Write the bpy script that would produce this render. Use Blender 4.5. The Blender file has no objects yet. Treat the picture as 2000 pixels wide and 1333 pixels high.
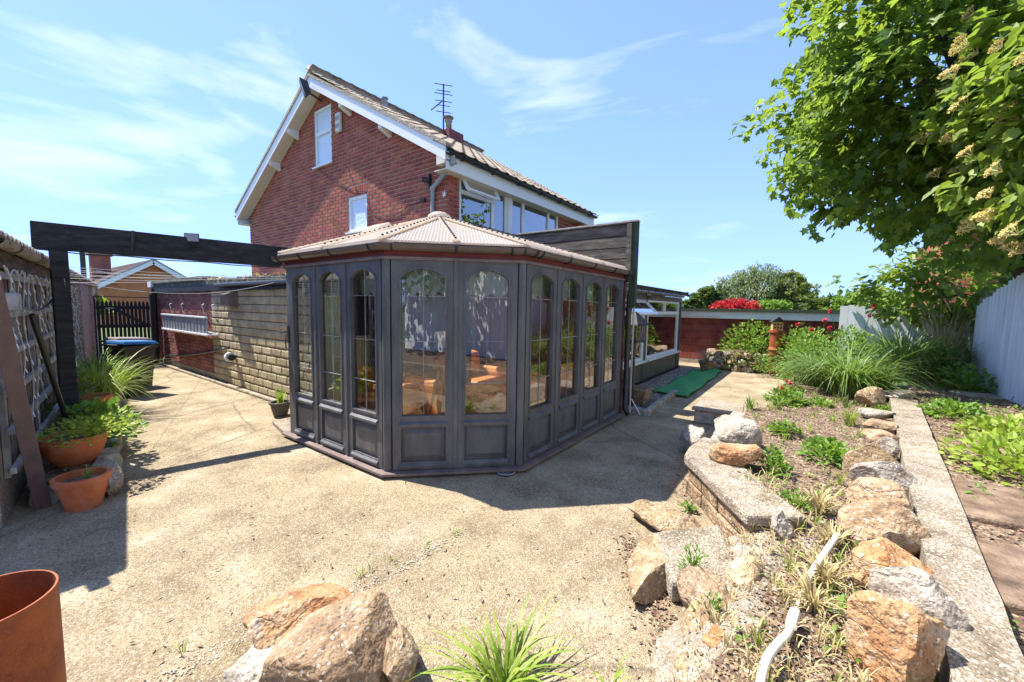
import bpy, bmesh, math, random
from mathutils import Vector, Matrix
from mathutils import noise as mnoise
R = random.Random(7)
sc = bpy.context.scene
C = sc.collection
# ---------------------------------------------------------------- camera
# World axes: X and Y follow the walls of the house, Z is up, the patio is z = 0.
F_PX, PITCH, ROLL, YAW, CH = 786.404, math.radians(4.734), math.radians(0.942), math.radians(53.667), 1.57
def to_world(v):                                     # camera-levelled axes -> axes of the house
    c, s = math.cos(YAW), math.sin(YAW)
    return Vector((v[0]*s - v[1]*c, v[0]*c + v[1]*s, v[2]))
_f = Vector((0, math.cos(PITCH), -math.sin(PITCH))); _u = Vector((0, math.sin(PITCH), math.cos(PITCH))); _r = Vector((1, 0, 0))
cr, sr = math.cos(ROLL), math.sin(ROLL)
_r, _u = _r*cr + _u*sr, _u*cr - _r*sr
_r, _u, _f = to_world(_r), to_world(_u), to_world(_f)
cam = bpy.data.cameras.new('camera'); camo = bpy.data.objects.new('camera', cam); C.objects.link(camo)
cam.sensor_width = 36; cam.lens = 36*F_PX/2000; cam.clip_start = 0.02; cam.clip_end = 3000
camo.matrix_world = Matrix(((_r.x, _u.x, -_f.x, 0), (_r.y, _u.y, -_f.y, 0), (_r.z, _u.z, -_f.z, CH), (0, 0, 0, 1)))
sc.camera = camo
def ray(px, py): return _r*((px-1000)/F_PX) - _u*((py-666.5)/F_PX) + _f
O = Vector((0, 0, CH))
def A(px, py, z=0.0): d = ray(px, py); return O + d*((z-CH)/d.z)       # photo point on a level plane
def AX(px, py, x): d = ray(px, py); return O + d*(x/d.x)               # ... on a wall X = x
def AY(px, py, y): d = ray(px, py); return O + d*(y/d.y)               # ... on a wall Y = y
def AD(px, py, dep): d = ray(px, py); return O + d*(dep/d.dot(to_world((0, 1, 0))))   # ... at a distance
# ---------------------------------------------------------------- sky, sun, exposure
SUN_AZ, SUN_EL = math.radians(255), math.radians(60)
w = bpy.data.worlds.new('World'); sc.world = w; w.use_nodes = True
nt = w.node_tree; nt.nodes.clear(); N = nt.nodes.new; LK = nt.links.new
wo = N('ShaderNodeOutputWorld'); bg = N('ShaderNodeBackground'); sky = N('ShaderNodeTexSky')
sky.sky_type = 'NISHITA'; sky.sun_disc = False; sky.sun_elevation = SUN_EL; sky.sun_rotation = SUN_AZ
sky.air_density = 1.0; sky.dust_density = 0.15; sky.ozone_density = 2.2
bg.inputs[1].default_value = 0.14
tc = N('ShaderNodeTexCoord'); mp = N('ShaderNodeMapping'); mp.inputs['Scale'].default_value = (1.0, 1.6, 5.0); mp.inputs['Rotation'].default_value = (0.1, 0.15, 0.5)
nz = N('ShaderNodeTexNoise'); nz.inputs['Scale'].default_value = 2.0; nz.inputs['Detail'].default_value = 7; nz.inputs['Roughness'].default_value = 0.55; nz.inputs['Distortion'].default_value = 0.35
rp = N('ShaderNodeValToRGB'); rp.color_ramp.elements[0].position = 0.54; rp.color_ramp.elements[1].position = 0.86
rp.color_ramp.elements[1].color = (0.75, 0.75, 0.75, 1)
mx = N('ShaderNodeMix'); mx.data_type = 'RGBA'; mx.inputs['B'].default_value = (3.6, 3.75, 3.9, 1)
LK(tc.outputs['Generated'], mp.inputs['Vector']); LK(mp.outputs[0], nz.inputs['Vector']); LK(nz.outputs['Fac'], rp.inputs[0])
LK(rp.outputs[0], mx.inputs['Factor']); 
# soft shoulder on the sky's radiance, the same in every direction
dv = N('ShaderNodeVectorMath'); dv.operation = 'DIVIDE'; dv.inputs[1].default_value = (1.6, 2.75, 8.5); a1 = N('ShaderNodeVectorMath'); a1.operation = 'ADD'; a1.inputs[1].default_value = (1, 1, 1)
d2 = N('ShaderNodeVectorMath'); d2.operation = 'DIVIDE'; s2 = N('ShaderNodeVectorMath'); s2.operation = 'SCALE'; s2.inputs['Scale'].default_value = 1.25
LK(sky.outputs[0], dv.inputs[0]); LK(dv.outputs[0], a1.inputs[0]); LK(sky.outputs[0], d2.inputs[0]); LK(a1.outputs[0], d2.inputs[1]); LK(d2.outputs[0], s2.inputs[0]); LK(s2.outputs[0], mx.inputs['A']); LK(mx.outputs['Result'], bg.inputs[0]); LK(bg.outputs[0], wo.inputs[0])
sl = bpy.data.lights.new('sun', 'SUN'); sl.energy = 4.0; sl.angle = math.radians(0.53); sl.color = (1, 0.95, 0.86)
so = bpy.data.objects.new('sun', sl); C.objects.link(so)
sdir = Vector((math.sin(SUN_AZ)*math.cos(SUN_EL), math.cos(SUN_AZ)*math.cos(SUN_EL), math.sin(SUN_EL)))
so.rotation_euler = sdir.to_track_quat('Z', 'Y').to_euler(); so.location = (0, 0, 30)
sc.view_settings.view_transform = 'Standard'; sc.view_settings.look = 'None'; sc.view_settings.gamma = 1
sc.view_settings.exposure = 1.58
try: sc.view_settings.use_curve_mapping = False
except Exception: pass
# ---------------------------------------------------------------- materials
def nodes(name):
    m = bpy.data.materials.new(name); m.use_nodes = True; t = m.node_tree
    return m, t, t.nodes['Principled BSDF'], t.nodes.new, t.links.new
def ramp(t, cols, lo=0.3, hi=0.7):
    r = t.nodes.new('ShaderNodeValToRGB'); e = r.color_ramp.elements
    while len(e) < len(cols): e.new(0.5)
    for i, c in enumerate(cols): e[i].position = lo + (hi-lo)*i/max(1, len(cols)-1); e[i].color = (*c, 1)
    return r
def mat(name, cols, scale=4, rough=0.8, bump=0.0, bscale=60, rand=0.0, metal=0, spec=0.35, stretch=(1, 1, 1), speck=None, lo=0.3, hi=0.7, cracks=None, blot=None):
    m, t, b, N, LK = nodes(name)
    g = N('ShaderNodeNewGeometry'); mp = N('ShaderNodeMapping'); mp.inputs['Scale'].default_value = stretch
    LK(g.outputs['Position'], mp.inputs['Vector'])
    n = N('ShaderNodeTexNoise'); n.inputs['Scale'].default_value = scale; n.inputs['Detail'].default_value = 8; n.inputs['Roughness'].default_value = 0.62
    LK(mp.outputs[0], n.inputs['Vector'])
    r = ramp(t, cols, lo, hi); LK(n.outputs['Fac'], r.inputs[0]); col = r.outputs[0]
    if blot:                                                   # stains with a shape of their own
        nb = N('ShaderNodeTexNoise'); nb.inputs['Scale'].default_value = blot[0]; nb.inputs['Detail'].default_value = 9; nb.inputs['Roughness'].default_value = 0.7; LK(mp.outputs[0], nb.inputs['Vector'])
        mr_ = N('ShaderNodeMapRange'); mr_.inputs['From Min'].default_value = 0.5; mr_.inputs['From Max'].default_value = 0.68; mr_.inputs['To Max'].default_value = blot[2]; LK(nb.outputs['Fac'], mr_.inputs[0])
        x = N('ShaderNodeMix'); x.data_type = 'RGBA'; LK(mr_.outputs[0], x.inputs['Factor']); LK(col, x.inputs['A']); x.inputs['B'].default_value = (*blot[1], 1); col = x.outputs['Result']
    crack_h = None
    if cracks:
        nw_ = N('ShaderNodeTexNoise'); nw_.inputs['Scale'].default_value = cracks[0]*.8; nw_.inputs['Detail'].default_value = 4; LK(mp.outputs[0], nw_.inputs['Vector'])
        vm = N('ShaderNodeVectorMath'); vm.operation = 'MULTIPLY_ADD'; vm.inputs[1].default_value = (.35, .35, .35); LK(nw_.outputs['Color'], vm.inputs[0]); LK(mp.outputs[0], vm.inputs[2])
        sq_ = N('ShaderNodeMapping'); sq_.inputs['Scale'].default_value = (.6, .6, 2.4); LK(vm.outputs[0], sq_.inputs[0])
        vo = N('ShaderNodeTexVoronoi'); vo.feature = 'DISTANCE_TO_EDGE'; vo.inputs['Scale'].default_value = cracks[0]; LK(sq_.outputs[0], vo.inputs['Vector'])
        ck = N('ShaderNodeMapRange'); ck.inputs['From Max'].default_value = cracks[2] if len(cracks) > 2 else 0.035; LK(vo.outputs['Distance'], ck.inputs[0]); crack_h = ck.outputs[0]
        iv = N('ShaderNodeMath'); iv.operation = 'MULTIPLY_ADD'; iv.inputs[1].default_value = -cracks[1]*.55; iv.inputs[2].default_value = cracks[1]*.55; LK(crack_h, iv.inputs[0])
        x = N('ShaderNodeMix'); x.data_type = 'RGBA'; LK(iv.outputs[0], x.inputs['Factor']); LK(col, x.inputs['A']); x.inputs['B'].default_value = (.06, .04, .03, 1); col = x.outputs['Result']
    if speck:
        for ss, sc_, th, st in speck:
            v = N('ShaderNodeTexVoronoi'); v.inputs['Scale'].default_value = ss; LK(mp.outputs[0], v.inputs['Vector'])
            k = N('ShaderNodeMath'); k.operation = 'GREATER_THAN'; k.inputs[1].default_value = th
            sp = N('ShaderNodeSeparateColor'); LK(v.outputs['Color'], sp.inputs[0]); LK(sp.outputs[0], k.inputs[0])
            k2 = N('ShaderNodeMath'); k2.operation = 'MULTIPLY'; k2.inputs[1].default_value = st; LK(k.outputs[0], k2.inputs[0])
            x = N('ShaderNodeMix'); x.data_type = 'RGBA'; LK(k2.outputs[0], x.inputs['Factor']); LK(col, x.inputs['A']); x.inputs['B'].default_value = (*sc_, 1); col = x.outputs['Result']
    if rand:
        oi = N('ShaderNodeObjectInfo'); a = N('ShaderNodeMath'); a.operation = 'ADD'
        LK(oi.outputs['Random'], a.inputs[0]); LK(g.outputs['Random Per Island'], a.inputs[1])
        fr = N('ShaderNodeMath'); fr.operation = 'FRACT'; LK(a.outputs[0], fr.inputs[0])
        h = N('ShaderNodeHueSaturation'); mr = N('ShaderNodeMapRange'); mr.inputs['To Min'].default_value = 1-rand; mr.inputs['To Max'].default_value = 1+rand
        LK(fr.outputs[0], mr.inputs[0]); LK(mr.outputs[0], h.inputs['Value'])
        f2 = N('ShaderNodeMath'); f2.operation = 'MULTIPLY'; f2.inputs[1].default_value = 7.31; LK(fr.outputs[0], f2.inputs[0])
        f3 = N('ShaderNodeMath'); f3.operation = 'FRACT'; LK(f2.outputs[0], f3.inputs[0])
        m2 = N('ShaderNodeMapRange'); m2.inputs['To Min'].default_value = 0.5-rand*0.06; m2.inputs['To Max'].default_value = 0.5+rand*0.06
        LK(f3.outputs[0], m2.inputs[0]); LK(m2.outputs[0], h.inputs['Hue']); LK(col, h.inputs['Color']); col = h.outputs[0]
    LK(col, b.inputs['Base Color']); b.inputs['Roughness'].default_value = rough; b.inputs['Metallic'].default_value = metal
    b.inputs['Specular IOR Level'].default_value = spec
    if bump:
        n2 = N('ShaderNodeTexNoise'); n2.inputs['Scale'].default_value = bscale; n2.inputs['Detail'].default_value = 6; LK(mp.outputs[0], n2.inputs['Vector'])
        bp = N('ShaderNodeBump'); bp.inputs['Strength'].default_value = bump; bp.inputs['Distance'].default_value = 0.02
        hh = n2.outputs['Fac']
        if crack_h is not None:
            ad = N('ShaderNodeMath'); ad.operation = 'MULTIPLY_ADD'; ad.inputs[1].default_value = 0.12; LK(crack_h, ad.inputs[0]); LK(n2.outputs['Fac'], ad.inputs[2]); hh = ad.outputs[0]; bp.inputs['Distance'].default_value = 0.03
        LK(hh, bp.inputs['Height']); LK(bp.outputs[0], b.inputs['Normal'])
    return m
def leafmat(name, cols, trans=0.4, rough=0.45, tint=(0.35, 0.5, 0.04)):
    m, t, b, N, LK = nodes(name)
    g = N('ShaderNodeNewGeometry'); r = ramp(t, cols, 0.0, 1.0); LK(g.outputs['Random Per Island'], r.inputs[0])
    LK(r.outputs[0], b.inputs['Base Color']); b.inputs['Roughness'].default_value = rough; b.inputs['Specular IOR Level'].default_value = 0.4
    tr = N('ShaderNodeBsdfTranslucent'); mc = N('ShaderNodeMix'); mc.data_type = 'RGBA'; mc.inputs['Factor'].default_value = 0.5
    LK(r.outputs[0], mc.inputs['A']); mc.inputs['B'].default_value = (*tint, 1); LK(mc.outputs['Result'], tr.inputs[0])
    ms = N('ShaderNodeMixShader'); ms.inputs[0].default_value = trans; LK(b.outputs[0], ms.inputs[1]); LK(tr.outputs[0], ms.inputs[2])
    LK(ms.outputs[0], t.nodes['Material Output'].inputs[0]); return m
def glassmat(name, refl=2.0, tint=(0.86, 0.93, 0.92), ior=1.5, base=0.0):
    m, t, b, N, LK = nodes(name); t.nodes.remove(b)
    fz = N('ShaderNodeFresnel'); fz.inputs[0].default_value = ior
    k = N('ShaderNodeMath'); k.operation = 'MULTIPLY_ADD'; k.use_clamp = True; k.inputs[1].default_value = refl; k.inputs[2].default_value = base; LK(fz.outputs[0], k.inputs[0])
    tr = N('ShaderNodeBsdfTransparent'); tr.inputs[0].default_value = (*tint, 1); gl = N('ShaderNodeBsdfGlossy'); gl.inputs['Roughness'].default_value = 0.004
    ms = N('ShaderNodeMixShader'); LK(k.outputs[0], ms.inputs[0]); LK(tr.outputs[0], ms.inputs[1]); LK(gl.outputs[0], ms.inputs[2])
    LK(ms.outputs[0], t.nodes['Material Output'].inputs[0]); return m
M = {}
M['concrete'] = mat('exposed_concrete', [(0.21, 0.155, 0.09), (0.34, 0.265, 0.16), (0.42, 0.335, 0.21), (0.53, 0.45, 0.32)], 2.0, 0.92, 0.7, 140, speck=[(170, (0.12, 0.085, 0.055), 0.74, 0.5), (120, (0.58, 0.51, 0.40), 0.86, 0.5), (70, (0.17, 0.12, 0.075), 0.93, 0.5), (260, (0.08, 0.06, 0.04), 0.88, 0.5)], lo=0.33, hi=0.68, blot=(1.1, (0.18, 0.13, 0.075), 0.6), cracks=(0.42, 0.9, 0.007))
M['conc_old'] = mat('weathered_concrete', [(0.13, 0.10, 0.065), (0.27, 0.215, 0.15), (0.37, 0.31, 0.235), (0.46, 0.41, 0.335)], 6, 0.92, 1.0, 80, rand=0.08, speck=[(140, (0.10, 0.08, 0.055), 0.78, 0.6), (110, (0.62, 0.57, 0.50), 0.86, 0.55)], blot=(3.0, (0.12, 0.085, 0.05), 0.65))
M['white_grit'] = mat('lime_grit', [(0.34, 0.27, 0.18), (0.62, 0.56, 0.47)], 20, 0.9, rand=0.2)
M['kerb'] = mat('kerb_stone', [(0.16, 0.15, 0.12), (0.30, 0.27, 0.22), (0.42, 0.39, 0.33)], 8, 0.9, 0.6, 40, rand=0.15)
M['grass'] = mat('far_grass', [(0.05, 0.09, 0.02), (0.10, 0.14, 0.04)], 0.3, 0.9)
M['soil'] = mat('mulch_soil', [(0.07, 0.045, 0.03), (0.18, 0.12, 0.075), (0.32, 0.24, 0.16)], 14, 0.95, 1.0, 60, speck=[(70, (0.42, 0.35, 0.26), 0.86, 0.7), (90, (0.05, 0.035, 0.025), 0.8, 0.6)])
M['litter'] = mat('leaf_litter', [(0.07, 0.04, 0.027), (0.17, 0.10, 0.065), (0.29, 0.20, 0.13), (0.40, 0.32, 0.23)], 20, 0.9, 0, rand=0.45)
M['slabdk'] = mat('dark_flagstone', [(0.07, 0.045, 0.03), (0.16, 0.105, 0.07), (0.26, 0.19, 0.13)], 6, 0.9, 0.8, 50, blot=(7, (0.3, 0.22, 0.14), 0.6))
M['gravel'] = mat('gravel_stone', [(0.16, 0.14, 0.13), (0.3, 0.27, 0.25), (0.42, 0.38, 0.33)], 12, 0.85, 0, rand=0.5)
M['rock'] = mat('sandstone', [(0.13, 0.085, 0.05), (0.29, 0.19, 0.105), (0.37, 0.26, 0.155), (0.46, 0.37, 0.26)], 7, 0.92, 1.0, 32, rand=0.12, cracks=(3.2, 0.07), blot=(5, (0.10, 0.07, 0.045), 0.6), speck=[(120, (0.10, 0.07, 0.05), 0.85, 0.5), (90, (0.55, 0.5, 0.42), 0.93, 0.6)])
M['rock_orange'] = mat('orange_sandstone', [(0.20, 0.085, 0.04), (0.40, 0.19, 0.08), (0.46, 0.28, 0.14), (0.42, 0.35, 0.27)], 6.5, 0.92, 1.0, 32, rand=0.08, cracks=(3.2, 0.07), blot=(4, (0.16, 0.09, 0.05), 0.6), speck=[(120, (0.12, 0.07, 0.04), 0.86, 0.5), (80, (0.6, 0.5, 0.4), 0.93, 0.5)])
M['rock_grey'] = mat('grey_stone', [(0.15, 0.115, 0.085), (0.30, 0.25, 0.195), (0.42, 0.365, 0.30), (0.54, 0.49, 0.43)], 6, 0.92, 1.0, 32, rand=0.08, cracks=(3.2, 0.07), blot=(5, (0.14, 0.10, 0.07), 0.55), speck=[(130, (0.10, 0.08, 0.06), 0.86, 0.5), (90, (0.66, 0.62, 0.56), 0.92, 0.5)])
M['brick'] = mat('red_brick', [(0.25, 0.065, 0.04), (0.34, 0.095, 0.055), (0.41, 0.135, 0.08)], 3, 0.85, 0.4, 90, rand=0.2)
M['brick_or'] = mat('orange_brick', [(0.33, 0.10, 0.05), (0.44, 0.155, 0.07)], 3, 0.85, 0.3, 90, rand=0.22)
M['brick_pur'] = mat('dark_brick', [(0.16, 0.06, 0.06), (0.25, 0.08, 0.07), (0.31, 0.13, 0.10)], 2, 0.85, 0.5, 90, rand=0.32)
M['mortar'] = mat('pink_mortar', [(0.46, 0.35, 0.30), (0.58, 0.46, 0.41)], 8, 0.95, 0.4, 80)
M['stonecl'] = mat('stone_cladding', [(0.29, 0.23, 0.135), (0.42, 0.345, 0.21), (0.51, 0.435, 0.28)], 4, 0.9, 0.8, 60, rand=0.13)
M['stonemort'] = mat('stone_joint', [(0.25, 0.20, 0.13), (0.36, 0.30, 0.20)], 8, 0.95, 0.4, 80)
M['redblock'] = mat('red_painted_block', [(0.13, 0.03, 0.025), (0.21, 0.05, 0.04), (0.25, 0.09, 0.06)], 4, 0.8, 0.6, 50, rand=0.15)
M['upvc'] = mat('white_upvc', [(0.74, 0.74, 0.72), (0.80, 0.80, 0.78)], 3, 0.35, spec=0.5)
M['cream'] = mat('cream_soffit', [(0.62, 0.56, 0.46), (0.70, 0.64, 0.54)], 3, 0.6)
M['greyfr'] = mat('slate_grey_paint', [(0.055, 0.056, 0.058), (0.086, 0.087, 0.09), (0.125, 0.124, 0.125)], 7, 0.5, 0.3, 90, spec=0.45, stretch=(1, 1, .35), blot=(2.5, (0.13, 0.12, 0.11), 0.5))
M['greyclad'] = mat('grey_cladding_paint', [(0.10, 0.10, 0.095), (0.15, 0.15, 0.14)], 7, 0.55, 0.15, 120, rand=0.12, stretch=(1, 1, .2))
M['redbrown'] = mat('red_brown_stain', [(0.10, 0.02, 0.018), (0.19, 0.035, 0.03)], 6, 0.5)
M['sill'] = mat('brown_sill', [(0.11, 0.08, 0.072), (0.22, 0.165, 0.15)], 6, 0.6, 0.2)
M['gutbrown'] = mat('brown_gutter_plastic', [(0.075, 0.055, 0.045), (0.12, 0.09, 0.075)], 5, 0.4, spec=0.5)
M['black'] = mat('black_plastic', [(0.012, 0.012, 0.013), (0.025, 0.025, 0.026)], 5, 0.4, spec=0.5)
M['dkmetal'] = mat('dark_metal', [(0.03, 0.03, 0.03), (0.07, 0.065, 0.06)], 9, 0.55, metal=0.5)
M['polycarb'] = mat('bronze_polycarbonate', [(0.58, 0.52, 0.45), (0.68, 0.62, 0.55)], 1.5, 0.35, spec=0.5)
M['polybar'] = mat('roof_bar', [(0.40, 0.34, 0.29), (0.58, 0.52, 0.46)], 4, 0.45)
M['flash'] = mat('bitumen_flashing', [(0.02, 0.02, 0.022), (0.06, 0.06, 0.065), (0.3, 0.3, 0.3)], 10, 0.6, 0.8, 40, lo=0.35, hi=0.75)
M['oldwood'] = mat('dark_weathered_wood', [(0.035, 0.03, 0.025), (0.10, 0.085, 0.07), (0.20, 0.17, 0.14)], 6, 0.85, 0.6, 60, rand=0.25, stretch=(0.5, 3, 3))
M['beam'] = mat('black_stained_timber', [(0.012, 0.012, 0.011), (0.028, 0.028, 0.026), (0.05, 0.05, 0.044)], 7, 0.8, 0.5, 50, stretch=(3, .5, 3))
M['brownpost'] = mat('brown_painted_post', [(0.10, 0.065, 0.06), (0.15, 0.10, 0.095)], 8, 0.5, 0.2, 60)
M['blackwood'] = mat('black_painted_wood', [(0.008, 0.009, 0.012), (0.018, 0.02, 0.026)], 8, 0.6, 0.2, 60, rand=0.3)
M['trellis'] = mat('grey_trellis_wood', [(0.20, 0.20, 0.19), (0.36, 0.36, 0.34)], 9, 0.85, 0.4, 60, rand=0.2)
M['slat'] = mat('old_brown_slat', [(0.20, 0.16, 0.12), (0.36, 0.30, 0.23)], 9, 0.9, 0.5, 60, rand=0.3, stretch=(3, 3, .6))
M['pebble'] = mat('pebbledash', [(0.36, 0.26, 0.22), (0.50, 0.38, 0.33)], 6, 0.9, 1.0, 70, speck=[(70, (0.16, 0.12, 0.10), 0.72, 0.7), (60, (0.66, 0.60, 0.56), 0.85, 0.7)])
M['asb'] = mat('cement_roof_sheet', [(0.20, 0.17, 0.14), (0.34, 0.29, 0.25)], 6, 0.9, 0.5, 40)
M['white'] = mat('white_paint', [(0.72, 0.73, 0.74), (0.82, 0.83, 0.84)], 3, 0.6, 0.1, 50, rand=0.05)
M['fence'] = mat('white_fence_paint', [(0.60, 0.64, 0.68), (0.78, 0.80, 0.83), (0.84, 0.85, 0.87)], 2.2, 0.55, 0.2, 40, rand=0.06, stretch=(1, 3, .5))
M['greywood'] = mat('silver_wood', [(0.20, 0.18, 0.16), (0.36, 0.34, 0.31)], 6, 0.9, 0.5, 60, rand=0.3, stretch=(2, 2, .4))
M['terra'] = mat('terracotta', [(0.36, 0.085, 0.028), (0.46, 0.125, 0.042), (0.50, 0.165, 0.07)], 6, 0.75, 0.2, 80, blot=(7, (0.48, 0.27, 0.17), 0.45))
M['rust'] = mat('rusted_steel', [(0.16, 0.035, 0.012), (0.30, 0.075, 0.02), (0.40, 0.12, 0.035)], 5, 0.65, 0.35, 120, speck=[(260, (0.42, 0.15, 0.05), 0.9, .3)])
M['tile'] = mat('concrete_roof_tile', [(0.19, 0.14, 0.095), (0.31, 0.245, 0.175), (0.37, 0.31, 0.235)], 3, 0.9, 0.6, 50, rand=0.25)
M['verge'] = mat('verge_mortar', [(0.24, 0.20, 0.15), (0.44, 0.38, 0.29)], 14, 0.95, 1.0, 40)
M['tile_br'] = mat('brown_roof_tile', [(0.20, 0.12, 0.09), (0.30, 0.19, 0.15)], 3, 0.9, 0.3, 50, rand=0.2)
M['lead'] = mat('grey_lead', [(0.24, 0.25, 0.27), (0.36, 0.37, 0.39)], 5, 0.5)
M['felt'] = mat('mossy_felt', [(0.035, 0.04, 0.032), (0.09, 0.095, 0.07), (0.26, 0.24, 0.18)], 9, 0.95, 0.8, 40)
M['feltgreen'] = mat('green_roof_edge', [(0.03, 0.045, 0.03), (0.055, 0.075, 0.045)], 5, 0.8)
M['turf'] = mat('artificial_turf', [(0.05, 0.30, 0.09), (0.10, 0.44, 0.16)], 9, 0.85, 0.8, 220)
M['binbody'] = mat('brown_bin_plastic', [(0.028, 0.024, 0.02), (0.045, 0.04, 0.034)], 4, 0.5, spec=0.4)
M['binblue'] = mat('blue_bin_lid', [(0.01, 0.09, 0.25), (0.02, 0.14, 0.34)], 4, 0.4, spec=0.5)
M['hose'] = mat('pale_hose', [(0.62, 0.63, 0.50), (0.74, 0.74, 0.62)], 9, 0.5)
M['line'] = mat('white_line', [(0.7, 0.7, 0.7), (0.8, 0.8, 0.8)], 5, 0.5)
M['bulbw'] = mat('clear_wire', [(0.40, 0.37, 0.31), (0.56, 0.53, 0.46)], 5, 0.5)
M['leather'] = mat('tan_leather', [(0.42, 0.14, 0.035), (0.58, 0.22, 0.06)], 5, 0.42, 0.25, 60, spec=0.5)
M['wood'] = mat('yellow_wood', [(0.48, 0.29, 0.09), (0.62, 0.41, 0.15)], 8, 0.5, stretch=(4, 4, .5))
M['floor'] = mat('orange_floor', [(0.36, 0.19, 0.09), (0.50, 0.29, 0.15)], 6, 0.5)
M['navy'] = mat('navy_cloth', [(0.022, 0.028, 0.05), (0.05, 0.06, 0.10)], 6, 0.9, 0.4, 30)
M['valance'] = mat('cream_cloth', [(0.34, 0.36, 0.29), (0.44, 0.46, 0.38)], 6, 0.9)
M['greencl'] = mat('pale_green_cloth', [(0.34, 0.50, 0.43), (0.48, 0.62, 0.54)], 6, 0.9)
M['skin'] = mat('grey_pot', [(0.05, 0.045, 0.04), (0.11, 0.10, 0.09)], 6, 0.6)
M['redfl'] = leafmat('red_petal', [(0.55, 0.02, 0.03), (0.75, 0.06, 0.09), (0.8, 0.16, 0.2)], 0.3, 0.6, (0.8, 0.1, 0.1))
M['orfl'] = leafmat('orange_petal', [(0.75, 0.12, 0.03), (0.85, 0.2, 0.05)], 0.3, 0.6, (0.8, 0.2, 0.1))
M['blossom'] = leafmat('cream_blossom', [(0.60, 0.44, 0.14), (0.72, 0.58, 0.24), (0.76, 0.68, 0.38)], 0.3, 0.7, (0.7, 0.6, 0.2))
M['maple'] = leafmat('maple_leaf', [(0.05, 0.105, 0.024), (0.09, 0.165, 0.033), (0.145, 0.235, 0.04), (0.23, 0.32, 0.05)], 0.52, tint=(0.45, 0.6, 0.05))
M['elder'] = leafmat('elder_leaf', [(0.12, 0.19, 0.03), (0.19, 0.28, 0.045), (0.28, 0.36, 0.07)], 0.45)
M['willow'] = leafmat('willow_leaf', [(0.10, 0.13, 0.05), (0.15, 0.19, 0.075), (0.20, 0.24, 0.10)], 0.3)
M['darktree'] = leafmat('dark_leaf', [(0.04, 0.07, 0.025), (0.07, 0.11, 0.035), (0.11, 0.15, 0.045)], 0.3)
M['yellowtree'] = leafmat('yellow_leaf', [(0.20, 0.22, 0.06), (0.28, 0.29, 0.09)], 0.3)
M['blade'] = leafmat('strap_leaf', [(0.08, 0.15, 0.03), (0.13, 0.22, 0.045), (0.22, 0.31, 0.09)], 0.3)
M['blade_y'] = leafmat('yellow_green_blade', [(0.18, 0.28, 0.03), (0.26, 0.36, 0.05), (0.36, 0.40, 0.10)], 0.35)
M['straw'] = leafmat('dry_grass', [(0.34, 0.26, 0.11), (0.48, 0.38, 0.18), (0.55, 0.47, 0.26)], 0.25, 0.7, (0.6, 0.5, 0.2))
M['herb'] = leafmat('bright_leaf', [(0.09, 0.19, 0.025), (0.14, 0.27, 0.035), (0.20, 0.34, 0.06)], 0.38)
M['lime'] = leafmat('lime_leaf', [(0.22, 0.32, 0.03), (0.30, 0.40, 0.05), (0.38, 0.46, 0.10)], 0.4)
M['lav'] = leafmat('silver_leaf', [(0.22, 0.25, 0.19), (0.32, 0.35, 0.28)], 0.2)
M['redleaf'] = leafmat('red_shrub_leaf', [(0.36, 0.02, 0.025), (0.52, 0.04, 0.04)], 0.3, 0.5, (0.7, 0.05, 0.05))
M['bark'] = mat('bark', [(0.06, 0.045, 0.035), (0.14, 0.11, 0.085)], 9, 0.95, 1.0, 40, stretch=(2, 2, .5))
M['glass'] = glassmat('window_glass', 2.0, base=0.14)
M['glass_dk'] = glassmat('upper_window_glass', 2.6, (0.55, 0.62, 0.66), 1.6, base=0.2)
def translucent(name, base, trans, k, rough=.35):
    m, t, b, N, LK = nodes(name); b.inputs['Base Color'].default_value = (*base, 1); b.inputs['Roughness'].default_value = rough
    tr = N('ShaderNodeBsdfTranslucent'); tr.inputs[0].default_value = (*trans, 1); ms = N('ShaderNodeMixShader'); ms.inputs[0].default_value = k
    LK(b.outputs[0], ms.inputs[1]); LK(tr.outputs[0], ms.inputs[2]); LK(ms.outputs[0], t.nodes['Material Output'].inputs[0]); return m
M['polycarb'] = translucent('bronze_polycarbonate', (.64, .60, .55), (.90, .80, .66), .62)
def frosted():
    m, t, b, N, LK = nodes('frosted_glass'); b.inputs['Base Color'].default_value = (0.62, 0.72, 0.80, 1); b.inputs['Roughness'].default_value = 0.25
    g = N('ShaderNodeNewGeometry'); v = N('ShaderNodeTexVoronoi'); v.inputs['Scale'].default_value = 22; LK(g.outputs['Position'], v.inputs['Vector'])
    bp = N('ShaderNodeBump'); bp.inputs['Strength'].default_value = 0.5; bp.inputs['Distance'].default_value = 0.01; LK(v.outputs['Distance'], bp.inputs['Height']); LK(bp.outputs[0], b.inputs['Normal']); return m
M['frost'] = frosted()
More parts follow.
